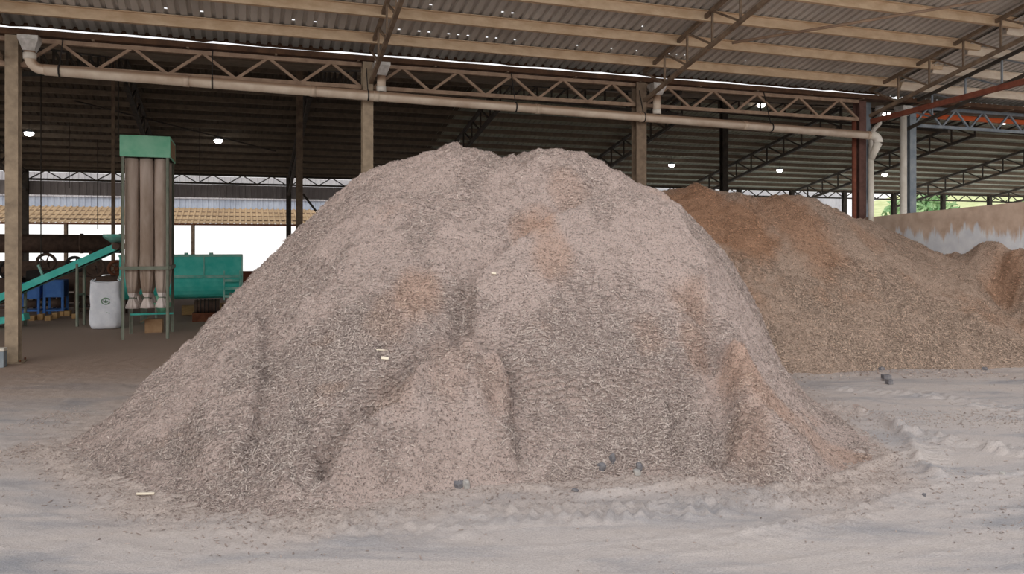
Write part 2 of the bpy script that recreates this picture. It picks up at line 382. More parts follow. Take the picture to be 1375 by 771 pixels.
def main_Z(X, Y):
    h = main; Z = h.H(X, Y); on = sstep(-.02, .25, Z)
    B = Z.copy()
    Z = plateau(h, Z, X, Y, [(436, 622), (470, 590), (505, 556), (545, 512), (585, 490), (635, 486), (668, 500), (690, 530), (690, 600), (700, 652), (600, 662), (460, 668)], .20, .16)
    Z = plateau(h, Z, X, Y, [(440, 645), (465, 620), (490, 606), (520, 591), (542, 573), (553, 549), (600, 520), (645, 505), (690, 530), (700, 652), (600, 664), (470, 672)], .19, .07)
    Z = ridge(h, Z, X, Y, [(436, 622), (463, 614), (490, 600), (518, 585), (538, 568), (548, 548)], -.20, .065)
    Z = ridge(h, Z, X, Y, [(436, 600), (470, 560), (505, 529), (541, 508), (566, 493), (600, 483), (640, 482)], -.18, .07)
    Z = plateau(h, Z, X, Y, [(690, 530), (720, 500), (640, 478), (600, 486), (640, 640)], .06, .15)
    Z = plateau(h, Z, X, Y, [(352, 415), (362, 455), (360, 520), (352, 580), (330, 640), (260, 655), (240, 580), (290, 480)], .18, .14)
    Z = plateau(h, Z, X, Y, [(626, 470), (624, 395), (655, 365), (690, 330), (752, 285), (835, 262), (915, 300), (965, 380), (960, 460), (900, 540), (780, 560), (700, 530)], .20, .13)
    Z = ridge(h, Z, X, Y, [(690, 325), (720, 308), (765, 286)], -.14, .12)
    Z = ridge(h, Z, X, Y, [(616, 470), (619, 400), (650, 358)], -.13, .09)
    Z = ridge(h, Z, X, Y, [(735, 220), (745, 260), (755, 285)], -.07, .10)
    Z = ridge(h, Z, X, Y, [(480, 560), (530, 512), (580, 480)], .06, .10)
    Z = ridge(h, Z, X, Y, [(920, 400), (950, 450), (968, 500), (970, 560), (965, 610)], -.16, .12)
    Z = ridge(h, Z, X, Y, [(990, 490), (1000, 540), (1030, 585), (1090, 620)], .16, .17)
    Z = ridge(h, Z, X, Y, [(905, 555), (912, 632)], -.10, .08)
    Z = ridge(h, Z, X, Y, [(885, 530), (888, 620)], .07, .12)
    Z = ridge(h, Z, X, Y, [(650, 500), (665, 580), (668, 640)], -.09, .07)
    Z = ridge(h, Z, X, Y, [(545, 560), (560, 640)], .05, .14)
    Z = ridge(h, Z, X, Y, [(410, 560), (440, 600)], -.05, .10)
    Z = B + (Z - B) * on
    Z = Z + on * (.12 * fbm(X, Y, .9, 3, 3) + .06 * fbm(X, Y, .28, 9, 3) + .05 * fbm(X, Y, .09, 21, 2) + .02 * fbm(X, Y, .045, 25, 1))
    # wheel ruts pressed in the low skirt on the left and right
    lug = np.sin((X * .72 + Y * .69) * 2 * math.pi / .16) * np.exp(-((Z - .16) / .16) ** 2) * sstep(-.9, -2.0, X)
    Z = Z + .012 * lug + on * .0
    return Z
def brown_Z(X, Y):
    h = brown; Z = h.H(X, Y); on = sstep(-.02, .3, Z); B = Z.copy()
    for pts, A, w in [([(1115, 290), (1105, 350), (1120, 420)], -.12, .3), ([(1000, 275), (1010, 380), (1040, 480)], .10, .3), ([(1345, 345), (1340, 380), (1375, 440)], -.2, .2),
                      ([(1310, 350), (1300, 400), (1330, 460)], .10, .25), ([(960, 280), (975, 330)], -.10, .25), ([(1200, 330), (1210, 420)], .06, .4)]:
        Z = ridge(h, Z, X, Y, pts, A, w)
    Z = B + (Z - B) * on
    return Z + on * (.16 * fbm(X, Y, 1.3, 31, 3) + .08 * fbm(X, Y, .4, 41, 3) + .06 * fbm(X, Y, .12, 51, 2))

def chips(X, Y, Z, Nn, L, wd, seed):
    """little tilted splinters lying on given points: vertices and quads (a four sided spindle each)"""
    r = np.random.default_rng(seed); n = len(X)
    a = r.random(n) * 2 * math.pi
    t = np.stack([np.cos(a), np.sin(a), np.zeros(n)], 1)
    t -= Nn * (t * Nn).sum(1, keepdims=True); t /= np.linalg.norm(t, axis=1, keepdims=True)
    t += Nn * (r.random((n, 1)) * .9 - .25); t /= np.linalg.norm(t, axis=1, keepdims=True)
    b = np.cross(Nn, t); b /= np.linalg.norm(b, axis=1, keepdims=True) + 1e-9
    c = np.cross(t, b)
    P = np.stack([X, Y, Z], 1) + Nn * .004
    L = L[:, None]; wd = wd[:, None]
    vs = []
    for i in (-1, 1):
        for jx, jy in ((-1, -1), (1, -1), (1, 1), (-1, 1)):
            vs.append(P + t * (i * L / 2) + b * (jx * wd / 2) + c * (jy * wd * .22))
    Vv = np.stack(vs, 1).reshape(-1, 3)
    q = np.array([(3, 2, 1, 0), (4, 5, 6, 7), (0, 1, 5, 4), (1, 2, 6, 5), (2, 3, 7, 6), (3, 0, 4, 7)])
    Ff = (np.arange(n)[:, None, None] * 8 + q[None]).reshape(-1, 4)
    return Vv, Ff
def fast_mesh(name, V_, F_, material, smooth, attrs):
    me = bpy.data.meshes.new(name); nv, nf = len(V_), len(F_)
    me.vertices.add(nv); me.vertices.foreach_set('co', V_.astype(np.float32).ravel())
    me.loops.add(nf * 4); me.loops.foreach_set('vertex_index', F_.astype(np.int32).ravel())
    me.polygons.add(nf); me.polygons.foreach_set('loop_start', np.arange(0, nf * 4, 4, dtype=np.int32))
    me.polygons.foreach_set('loop_total', np.full(nf, 4, np.int32)); me.polygons.foreach_set('use_smooth', smooth)
    me.update(calc_edges=True)
    for k, a in attrs.items():
        at_ = me.attributes.new(k, 'FLOAT', 'POINT'); at_.data.foreach_set('value', a.astype(np.float32))
    me.materials.append(material)
    o = bpy.data.objects.new(name, me); C.objects.link(o); return o
def grid_faces(ny, nx, keep=None):
    i = np.arange(ny - 1)[:, None] * nx + np.arange(nx - 1)[None]
    f = np.stack([i, i + 1, i + nx + 1, i + nx], -1)
    return f[keep] if keep is not None else f.reshape(-1, 4)

def build_heap(name, zf, xr, yr, step, material, nchips, spots, coarse, heap, seed, clip=None, cl=1.0):
    xs = np.arange(*xr, step); ys = np.arange(*yr, step); X, Y = np.meshgrid(xs, ys); Z = zf(X, Y)
    fresh = blot(heap, X, Y, spots)
    lowest = np.maximum(np.maximum(Z[:-1, :-1], Z[1:, 1:]), np.maximum(Z[1:, :-1], Z[:-1, 1:]))
    keep = lowest > -.03
    if clip is not None: keep &= clip(X[:-1, :-1], Y[:-1, :-1])
    Fg = grid_faces(len(ys), len(xs), keep)
    used = np.unique(Fg); remap = np.full(X.size, -1); remap[used] = np.arange(len(used)); Fg = remap[Fg]
    Vg = np.stack([X.ravel()[used], Y.ravel()[used], np.maximum(Z.ravel()[used], -.06)], 1); fr = fresh.ravel()[used]
    gy, gx = np.gradient(Z, step); N = np.stack([-gx, -gy, np.ones_like(Z)], -1); N /= np.linalg.norm(N, axis=-1, keepdims=True)
    # loose splinters, denser where the photo shows coarse stuff
    r = np.random.default_rng(seed)
    wgt = .35 + sum(a * np.exp(-(((X - hx) ** 2 + (Y - hy) ** 2) / rad ** 2)) for (hx, hy), rad, a in [(heap.hit(x, y), rad, a) for x, y, rad, a in coarse])
    wgt = wgt * (.4 + 1.2 * sstep(-.15, .2, fbm(X, Y, .5, seed + 5, 3)))
    Yc = np.interp(X, heap.x, heap.Yc)
    wgt = np.where((Z > .004) & (Y < Yc + .5), wgt, 0) * (1 / N[..., 2])
    if clip is not None: wgt = np.where(clip(X, Y), wgt, 0)
    p = (wgt / wgt.sum()).ravel(); idx = r.choice(X.size, nchips, p=p)
    cx = X.ravel()[idx] + (r.random(nchips) - .5) * step; cy = Y.ravel()[idx] + (r.random(nchips) - .5) * step
    big = np.clip(wgt.ravel()[idx], 0, 1.6)
    L = (.012 + .035 * r.random(nchips) ** 2.2 * (.5 + big)) * cl; wd = (.004 + .006 * r.random(nchips)) * cl
    Vc, Fc = chips(cx, cy, Z.ravel()[idx], N.reshape(-1, 3)[idx], L, wd, seed + 1)
    tone = np.repeat(np.clip(r.normal(.5, .36, nchips), 0, 1), 8); fc = np.repeat(fresh.ravel()[idx], 8)
    V_ = np.concatenate([Vg, Vc]); F_ = np.concatenate([Fg, Fc + len(Vg)])
    sm = np.concatenate([np.ones(len(Fg), bool), np.zeros(len(Fc), bool)])
    return fast_mesh(name, V_, F_, material, sm, {'tone': np.concatenate([np.zeros(len(Vg)), tone]), 'fresh': np.concatenate([fr, fc]),
                                                 'loose': np.concatenate([np.zeros(len(Vg)), np.ones(len(Vc))])})

o = build_heap('wood_chip_pile', main_Z, (-4.9, 4.3), (5.3, 14.6), .022, M['pile'], 150000,
    spots=[(700, 300, .2, .5), (870, 480, .25, .35), (760, 250, .3, .35), (1150, 620, .35, .6), (600, 560, .3, .25), (725, 315, .34, .9), (740, 365, .3, .6), (560, 400, .3, .7), (520, 430, .3, .4), (925, 420, .28, .6), (930, 470, .2, .5), (1000, 510, .3, .8), (1040, 560, .35, .7), (1110, 610, .4, .5),
           (530, 560, .3, .3), (610, 520, .35, .25), (660, 560, .25, .3), (1010, 600, .3, .4)],
    coarse=[(430, 500, .7, 1.2), (560, 440, .6, .8), (520, 490, .5, .9), (850, 580, .7, 1.1), (780, 610, .5, 1.0), (930, 600, .4, .8), (400, 560, .5, .8), (1060, 640, .5, .8), (250, 620, .7, .5)],
    heap=main, seed=101)
tag(o, 'huge pale pinkish-brown heap of wood chips in the middle of the yard', 'pile', kind='stuff')

WA = W(s_on(1160, 0), 0); WD = Vector((-V[0], -V[1], 0))      # the concrete wall leaves the column row towards the viewer
WN = Vector((U[0], U[1], 0))
def left_of_wall(X, Y): return ((X - WA.x) * WN.x + (Y - WA.y) * WN.y) < .06
o = build_heap('brown_chip_pile', brown_Z, (1.2, 10.8), (11.3, 20.8), .03, M['pile_brown'], 90000,
    spots=[(930, 280, 1.2, 1.0), (1000, 310, 1.0, .95), (1060, 290, 1.0, .8), (1090, 330, .8, .7), (980, 400, .8, .5), (1350, 370, .5, .7), (1165, 320, .5, .4)],
    coarse=[(1120, 420, 1.2, .8), (1200, 450, 1.2, .6), (1100, 490, .8, .8), (1330, 470, 1.0, .6)], heap=brown, seed=202, clip=left_of_wall, cl=1.25)
tag(o, 'reddish brown heap of wood chips banked against the concrete wall at right', 'pile', kind='stuff')

# ------------------------------------------------------------------ ground
def build_floor():
    def axis(a, b, c, d, step):
        return np.concatenate([np.linspace(a, b, 14)[:-1], np.arange(b, c, step), np.linspace(c, d, 22)[1:]])
    xs = axis(-45, -8.2, 8.6, 75, .033); ys = axis(-30, 4.2, 13.2, 46, .028)
    X, Y = np.meshgrid(xs, ys); Z = np.zeros(X.shape)
    near = sstep(16, 12, Y) * sstep(-9.5, -8, X) * sstep(10, 8.4, X) * sstep(3.5, 4.3, Y)
    Z += near * .006 * fbm(X, Y, .06, 73, 1)
    Z += near * (.012 * fbm(X, Y * 1.6, .8, 61, 4) + .008 * fbm(X, Y, .12, 71, 3))
    def track(px, w, A, pitch, slant):
        nonlocal Z
        p = [gnd(*q) for q in px]; d, l = dist_poly(X, Y, p); d2 = d / w
        lug = np.maximum(0, np.sin(2 * math.pi * (l / pitch + slant * np.abs(d2))) + .1 + 1.6 * fbm(X, Y, .22, 91, 3)) + 1.5 * (fbm(X, Y, .08, 97, 2) + .2)
        Z += near * A * lug * sstep(1.0, .6, d2) * (.55 + .9 * (fbm(X, Y, .5, 93, 2) + .5))
    def berm(px, w, A):
        nonlocal Z
        p = [gnd(*q) for q in px]; d, _ = dist_poly(X, Y, p)
        Z += near * A * np.exp(-(d / w) ** 2) * (.35 + 1.2 * (fbm(X, Y, .12, 95, 3) + .5))
    track([(440, 705), (560, 700), (680, 694), (800, 690), (920, 684), (1040, 668), (1130, 650)], .27, .026, .12, 1.0)
    track([(90, 600), (150, 650), (250, 690), (420, 716), (600, 712)], .28, .012, .12, -1.0)
    track([(1215, 578), (1290, 596), (1400, 616)], .18, .035, .12, 1.0)
    track([(1120, 520), (1250, 530), (1400, 560)], .3, .016, .13, 1.0)
    track([(1245, 600), (1252, 640), (1150, 690), (1010, 720), (860, 740)], .22, .010, .12, 1.0)
    berm([(1105, 548), (1150, 556), (1195, 568), (1222, 590), (1230, 612), (1245, 632), (1262, 642)], .06, .06)
    berm([(960, 725), (1060, 706), (1140, 688), (1200, 670), (1250, 655), (1300, 645), (1400, 632)], .022, .022)
    berm([(1120, 645), (1170, 625), (1225, 607)], .05, .035)
    berm([(700, 655), (780, 668), (860, 660), (960, 640)], .05, .03)
    for k in range(4):
        y0 = 700 + k * 22
        berm([(0, y0 - 50 + 6 * k), (200, y0 - 5), (450, y0 + 30), (700, y0 + 36), (1000, y0 + 18), (1375, y0 - 40)], .02, .006)
    toe0 = np.interp(X, main.x, main.Y0, left=8.5, right=9.5); dd = np.maximum(toe0 - Y, 0); out = np.maximum(np.maximum(X - 3.4, -4.3 - X), 0)
    dust = np.exp(-((dd + .45 * fbm(X, Y, .7, 55, 4)) / .55) ** 2) * np.exp(-(out / .7) ** 2) * (Y < 12.5) * sstep(-8, -7, X)
    dust = np.clip(dust + .5 * np.exp(-((Y - 12.0) / .45) ** 2) * sstep(2.5, 3.5, X) * sstep(11, 10, X), 0, 1)
    Z += near * dust * .03 * (fbm(X, Y, .09, 57, 3) + .2)
    V_ = np.stack([X.ravel(), Y.ravel(), Z.ravel()], 1)
    o = fast_mesh('floor', V_, grid_faces(len(ys), len(xs)), M['ground'], np.ones((len(ys) - 1) * (len(xs) - 1), bool), {'dust': dust.ravel()})
    tag(o, kind='structure')
    fx = rng.random(9000); 
    # loose chips strewn around the toe of the heaps
    r = np.random.default_rng(5); n = 60000
    cx = r.uniform(-5.5, 7.5, n); cy = r.uniform(4.6, 12.6, n)
    toe = np.interp(cx, main.x, main.Y0, left=9, right=9); d = np.abs(cy - (toe - .1)) + np.where(cy > toe, 0, 0)
    keep = (r.random(n) < .02 + .85 * np.exp(-(d / .38) ** 2) + .3 * np.exp(-((cy - 12.2) / .5) ** 2) * (cx > 3) + .25 * np.exp(-((cx - 3.7) / .5) ** 2)) & (cy < 13) 
    cx, cy = cx[keep], cy[keep]
    xi = np.clip(np.searchsorted(xs, cx), 0, len(xs) - 1); yi = np.clip(np.searchsorted(ys, cy), 0, len(ys) - 1)
    cz = Z[yi, xi]; k2 = (main.H(cx, cy) < .03) & (brown.H(cx, cy) < .03); cx, cy, cz = cx[k2], cy[k2], cz[k2]; n = len(cx)
    Nn = np.tile(np.array([[0, 0, 1.0]]), (n, 1))
    Vc, Fc = chips(cx, cy, cz + .002, Nn, .010 + (.03 + .05 * (cy > 11.3)) * r.random(n) ** 2.5, .004 + .005 * r.random(n) + .012 * (cy > 11.3) * r.random(n), 9)
    tone = np.repeat(np.clip(r.normal(.45, .25, n), 0, 1), 8)
    o = fast_mesh('loose_wood_chips', Vc, Fc, M['pile'], np.zeros(len(Fc), bool), {'tone': tone, 'loose': np.ones(len(Vc)), 'fresh': np.zeros(len(Vc))})
    tag(o, 'loose wood chips strewn over the dusty ground around the heaps', 'wood chips', kind='stuff')
    return xs, ys, Z
fxs, fys, fZ = build_floor()
def floor_z(x, y):
    return float(fZ[min(np.searchsorted(fys, y), len(fys) - 1), min(np.searchsorted(fxs, x), len(fxs) - 1)])

# pale yard beyond the shed
b = MB(); b.add([W(-60, 28.2, .012), W(110, 28.2, .012), W(110, 140, .012), W(-60, 140, .012)], [(0, 1, 2, 3)])
tag(b.build('floor', 'yard'), kind='structure')

# stones, blocks and offcuts lying about
def rock(name, label, cat, loc, size, m, seed, grp=None, sub=1):
    r = random.Random(seed); bm_v = []
    import bmesh
    bm = bmesh.new(); bmesh.ops.create_icosphere(bm, subdivisions=2, radius=.5)
    for v in bm.verts:
        k = 1 + .5 * (r.random() - .5); v.co = Vector((max(-.36, min(.36, v.co.x * k)) * size[0] * 1.3, max(-.36, min(.36, v.co.y * k)) * size[1] * 1.3, max(-.34, min(.42, v.co.z * k)) * size[2] * 1.35))
    me = bpy.data.meshes.new(name); bm.to_mesh(me); bm.free(); o = bpy.data.objects.new(name, me); C.objects.link(o)
    me.materials.append(M[m]); size = tuple(q * .85 for q in size); o.scale = (.85,) * 3; o.location = (loc[0], loc[1], loc[2] + size[2] * .2); o.rotation_euler = (0, 0, r.random() * 6)
    return tag(o, label, cat, grp)
def on_main(x, y):
    X, Y = main.hit(x, y); z = float(main_Z(np.array([[X]]), np.array([[Y]]))[0, 0]); return (X, Y, max(z, floor_z(X, Y)))
def on_floor(x, y):
    X, Y = gnd(x, y); return (X, Y, floor_z(X, Y))
rock('stone', 'dark grey broken stone at the foot of the big heap, left of centre', 'stone', on_floor(617, 655), (.13, .10, .09), 'stone', 1)
rock('stone', 'pale grey stone leaning on the dark stone at the heap foot', 'stone', on_floor(626, 656), (.07, .06, .10), 'stone_pale', 2)
rock('stone', 'upright bluish dark stone sticking out of the heap foot', 'stone', on_main(822, 620), (.06, .06, .11), 'stone', 3)
rock('stone', 'blue-grey stone at the heap foot left of the upright stone', 'stone', on_main(808, 631), (.08, .07, .08), 'stone', 4)
rock('brick_fragment', 'small pinkish brick fragment at the foot of the big heap', 'brick', on_floor(845, 637), (.05, .05, .05), 'brick', 5)
rock('stone', 'flat grey stone next to the pinkish brick fragment', 'stone', on_floor(855, 639), (.11, .07, .05), 'stone_pale', 6)
rock('stone', 'dark stone behind the flat grey stone at the heap foot', 'stone', on_main(858, 630), (.09, .07, .08), 'stone', 7)
rock('stone', 'small dark stone lying alone on the smooth floor before the heap', 'stone', on_floor(772, 662), (.07, .05, .03), 'stone', 8)
rock('stone', 'grey pebble on the wheel ridge at the right edge', 'stone', on_floor(1346, 638), (.06, .06, .05), 'stone_pale', 9)
rock('stone', 'dark lump on the thin wheel ridge, right foreground', 'stone', on_floor(1241, 668), (.035, .035, .03), 'stone', 10)
rock('stone', 'dark stone at the foot of the brown heap', 'stone', on_floor(1183, 497), (.12, .1, .08), 'stone', 12)
rock('stone', 'second dark stone at the brown heap foot, further right', 'stone', on_floor(1322, 497), (.10, .1, .07), 'stone', 13)
def block(label, x, y, d, rz, z=0):
    X, Y, Z = on_floor(x, y); b = MB(); b.box((0, 0, d[2] / 2), d)
    tag(b.build('charred_block', 'stone', bevel=.006, loc=(X, Y, Z + z), rot=(0, 0, rz)), label, 'block')
block('charred square block on the ground, lower of the pair before the brown heap', 1194, 516, (.075, .08, .07), .2)
block('longer charred block behind the square one before the brown heap', 1190, 511, (.12, .09, .06), .1, .03)
def offcut(label, x, y, L, w, rz, tilt):
    p = Vector(on_main(x, y)); b = MB(); b.box((0, 0, 0), (L, w, .012))
    tag(b.build('wood_offcut', 'chip_white', bevel=.002, loc=p + Vector((0, -.01, .02)), rot=(tilt, .1, rz)), label, 'offcut')
offcut('pale offcut lying on the upper middle of the heap face', 647, 376, .09, .035, -.6, .8)
offcut('small white offcut just below the upper pale offcut', 663, 402, .05, .02, .2, .8)
offcut('pale splinter board on the coarse left face of the heap', 517, 489, .07, .03, .1, .7)
offcut('thin white sliver above the splinter board on the left face', 513, 474, .11, .012, .5, .7)
offcut('flat pale slat on the left skirt of the heap', 196, 667, .13, .02, .4, .2)

# ------------------------------------------------------------------ roofs (structure)
PITCH = .23; ZV = 5.72
def canopy_z(t): return ZV - PITCH * t + .08
BP = .205; RIDGE = 13.3; EAVE = 26.6; ZB = 5.545
def back_z(t): return ZB + BP * (t if t <= RIDGE else (2 * RIDGE - t))
def corr_sheet(name, m, s0, s1, ta, za, tb, zb, pitch, rib, kind='structure', thick=.003, holes=()):
    n = int((s1 - s0) / pitch); b = MB(); pr = []
    for k in range(n):
        x = s0 + k * pitch
        pr += [(x, 0), (x + pitch * .52, 0), (x + pitch * .62, rib), (x + pitch * .90, rib)]
    pr.append((s0 + n * pitch, 0))
    vs = []; rows = [ta] + sorted([h + e for h in holes for e in (-.02, .02)]) + [tb]
    for t in rows:
        vs += [W(x, t, za + (zb - za) * (t - ta) / (tb - ta) + h) for x, h in pr]
    q = len(pr); rr = random.Random(3)
    # a few ribs are worn through beside the purlins: pinholes of daylight
    b.add(vs, [(j * q + i, j * q + i + 1, (j + 1) * q + i + 1, (j + 1) * q + i) for j in range(len(rows) - 1) for i in range(q - 1) if not (j % 2 and i % 4 == 2 and rr.random() < (.3 if j > 2 else .12))])
    o = b.build(name, m); tag(o, kind=kind)
    so = o.modifiers.new('thickness', 'SOLIDIFY'); so.thickness = thick
    return o
S0, S1 = -16, 63
SB = BAY * 3.0
corr_sheet('ceiling', 'sheet', S0, 18.85, -7.2, canopy_z(-7.2), .27, canopy_z(.27), .19, .042, holes=(-1.63, -.67))
corr_sheet('ceiling', 'sheet', 18.4, 26, -7.2, canopy_z(-7.2) - .07, .27, canopy_z(.27) - .07, .19, .042)
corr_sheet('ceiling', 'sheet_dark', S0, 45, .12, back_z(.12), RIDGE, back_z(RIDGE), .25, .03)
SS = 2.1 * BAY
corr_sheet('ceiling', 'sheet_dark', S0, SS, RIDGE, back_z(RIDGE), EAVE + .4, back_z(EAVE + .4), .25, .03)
corr_sheet('ceiling', 'sheet_daylit', SS - .4, S1, RIDGE, back_z(RIDGE) + .012, EAVE + .4, back_z(EAVE + .4) + .012, .25, .03)  # right part of the far slope, brighter by colour to look daylit

b = MB(); rj = random.Random(8); x = S0; pr = []
while x < 26:
    pr.append((x, canopy_z(.27) - .015 - .035 * rj.random() ** 2)); x += .12 + .5 * rj.random()
q = len(pr); b.add([W(x, .255, z) for x, z in pr] + [W(x, .255, canopy_z(.27) + .05) for x, z in pr] + [W(x, .265, z) for x, z in pr] + [W(x, .265, canopy_z(.27) + .05) for x, z in pr],
    [f for i in range(q - 1) for f in ((i, i + 1, q + i + 1, q + i), (2 * q + i, 3 * q + i, 3 * q + i + 1, 2 * q + i + 1), (i, 2 * q + i, 2 * q + i + 1, i + 1))])
o = b.build('trim_1', 'gutter'); tag(o, kind='structure')
# gutter between the two roofs
def gutter(label, s0, s1, z):
    r = facade('valley_gutter', label, 'gutter', s0, 0, z)
    L = s1 - s0; b = MB()
    b.prof((0, .02, 0), (L, .02, 0), [(-.17, .10), (-.15, .10), (-.15, .015), (.11, .015), (.11, .10), (.13, .10), (.13, 0), (-.17, 0)])
    b.build('trough', 'gutter', r)
    for k in range(int(L / 1.5)):
        c = MB(); c.bar((.7 + k * 1.5, -.17, -.012), (.7 + k * 1.5, .2, -.012), .04, .02); c.build('gutter_bracket', 'brown_steel', r)
gutter('rusty valley gutter over the brown front truss row', S0, SB + .9, 5.485)
gutter('rusty valley gutter over the blue-grey truss bay at right', SB + 1.2, 26, 5.485)

# ------------------------------------------------------------------ columns
def ihere(w, d, tf=.02):
    return [(-w / 2, -d / 2), (w / 2, -d / 2), (w / 2, -d / 2 + tf), (tf / 2, -d / 2 + tf), (tf / 2, d / 2 - tf), (w / 2, d / 2 - tf), (w / 2, d / 2), (-w / 2, d / 2),
            (-w / 2, d / 2 - tf), (-tf / 2, d / 2 - tf), (-tf / 2, -d / 2 + tf), (-w / 2, -d / 2 + tf)]
def column(label, s, t, z1, m, w=.2, d=.22, plate=True, group=None):
    r = facade('steel_column', label, 'column', s, t, 0, group)
    b = MB(); b.prof((0, 0, 0), (0, 0, z1), ihere(w, d), up=(0, 1, 0)); b.build('shaft', m, r)
    if plate:
        p = MB(); p.box((0, 0, .012), (w + .14, d + .14, .024)); bp = p.build('base_plate', m, r, bevel=.004)
        for sx in (-1, 1):
            for sy in (-1, 1):
                q = MB(); q.tube([(sx * (w / 2 + .04), sy * (d / 2 + .04), .02), (sx * (w / 2 + .04), sy * (d / 2 + .04), .06)], .014, 6); q.build('anchor_bolt', 'rust', bp)
    return r
column('dusty tan steel column at the left edge, beside the grey box', s_on(18, 0), 0, 5.475, 'dusty_steel', .19, .24)
column('tan steel column rising behind the left shoulder of the big heap', s_on(493, 0), 0, 5.475, 'dusty_steel')
column('brown steel column rising behind the right shoulder of the big heap', s_on(858, 0), 0, 5.475, 'brown_steel', .24, .24)
column('red-brown steel column standing behind the brown heap', s_on(1160, .0), .14, 5.475, 'maroon', .2, .22)
column('blue-grey column right beside the red-brown column', s_on(1170, .0) + .18, .40, 5.5, 'bluegrey', .2, .2)
column('blue-grey column with the white pipe, behind the concrete wall', s_on(1222, .4), .40, 5.5, 'bluegrey', .2, .2)
column('tan steel column just left of the frame, first of the front row', -BAY, 0, 5.475, 'dusty_steel')
column('brown interior column standing left of the big heap', s_on(402, RIDGE), RIDGE, 8.1, 'brown_steel', .22, .24)
column('dark interior column behind the tall green filter tower', s_on(152, RIDGE), RIDGE, 8.1, 'brown_steel', .10, .12)
column('dark interior column seen above the left end of the brown heap', s_on(972, RIDGE), RIDGE, 8.1, 'dark_steel', .26, .26)
FT = [k * BAY for k in (-1, 0, 1, 2.2, 3.55, 4.94, 6.3, 7.72, 9.2, 10.65)]
for k, q in enumerate(sorted(FT + [(FT[i] + FT[i + 1]) / 2 for i in range(4, 9)])):
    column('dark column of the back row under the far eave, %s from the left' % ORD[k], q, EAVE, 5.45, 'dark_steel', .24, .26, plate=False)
b = MB(); b.tube([W(s_on(1147, .1), .1, 0), W(s_on(1147, .1), .1, 5.0)], .055, 10); tag(b.build('red_pipe', 'redox'), 'thin red-oxide standpipe left of the red-brown column', 'pipe')

# ------------------------------------------------------------------ lattice trusses
def lattice(root, p, q, depth, n, m, cw=.06, ww=.04, verticals=False, chord_h=None, up=Vector((0, 0, 1)), webname='diagonal_brace', mw=None):
    """top chord p-q, bottom chord depth below; zigzag of n bays"""
    p = Vector(p); q = Vector(q); dn = -Vector(up) * depth; mw = mw or m
    MB().bar(p, q, cw, chord_h or cw).build('top_chord', m, root)
    MB().bar(p + dn, q + dn, cw, chord_h or cw).build('bottom_chord', m, root)
    for k in range(n):
        a = p.lerp(q, k / n); c = p.lerp(q, (k + 1) / n); h = p.lerp(q, (k + .5) / n)
        if verticals:
            MB().bar(a, c + dn, ww).build(webname, mw, root)
            MB().bar(c + dn, c, ww).build('upright', mw, root)
        else:
            MB().bar(a + dn, h, ww).build(webname, mw, root); MB().bar(h, c + dn, ww).build(webname, mw, root)
        
fr = [('brown lattice truss in the bay left of the first column', -1, 0), ('brown lattice truss over the green filter tower, first to second column', 0, 1),
      ('brown lattice truss above the left half of the big heap', 1, 2), ('brown lattice truss between the third column and the red-brown column', 2, 3)]
for lab, i, j in fr:
    xs_ = [18, 493, 859, 1157]
    sa = -BAY if i < 0 else s_on(xs_[i], 0); sb = s_on(xs_[j], 0)
    r = facade('lattice_truss', lab, 'truss', sa + .11, 0, 5.43); lattice(r, (0, 0, 0), (sb - sa - .22, 0, 0), .43, 5, 'truss_steel', .075, .05)
sa, sb = s_on(1222, .4), s_on(1222, .4) + BAY
r = facade('lattice_truss', 'blue-grey lattice truss under the orange beam at right', 'truss', sa + .1, .4, 5.48); lattice(r, (0, 0, 0), (BAY - .2, 0, 0), .46, 6, 'bluegrey', .075, .045)
r = facade('orange_beam', 'long orange beam behind the blue-grey truss at right', 'beam', sa - .1, .75, 5.36)
MB().prof((0, 0, 0), (BAY * 1.6, 0, 0), ihere(.1, .12, .018)).build('beam', 'orange', r)

# rafter trusses of the front roof, rising towards the viewer
def rafter(label, s, m, t0=-.1, t1=-7.0, depth=.62, z0=5.68, mw=None):
    r = facade('rafter_truss', label, 'truss', s, 0, 0)
    lattice(r, (0, t0, z0 - PITCH * t0), (0, t1, z0 - PITCH * t1), depth, 8, m, .07, .035, verticals=True, mw=mw)
rafter('thin brown rafter truss rising from the column at the left edge', s_on(18, 0) - .16, 'brown_steel')
rafter('brown rafter truss rising from the column behind the left heap shoulder', s_on(497, 0), 'brown_steel')
rafter('brown rafter truss rising from the column behind the right heap shoulder', s_on(862, 0), 'brown_steel')
rafter('brown rafter truss rising from the red-brown column', s_on(1164, 0), 'brown_steel')
rafter('grey rafter truss rising from the blue-grey column at right', s_on(1226, 0), 'dark_steel', t0=.35, z0=5.5, depth=.58, mw='bluegrey')
b = MB(); b.bar(W(s_on(1166, 0), -.1, 4.95), W(s_on(1166, 0) + .35, -6, 5.35), .09, .11); tag(b.build('tie_beam', 'redox'), 'red-oxide tie beam running from the red-brown column to upper right', 'beam')
b = MB(); b.tube([W(s_on(862, 0) + .9, -2.0, 5.95), W(SB - .4, -4.6, 6.6)], .028, 8); tag(b.build('bracing_rod', 'truss_steel'), 'slim bracing rod crossing under the front purlins at upper right', 'rod')

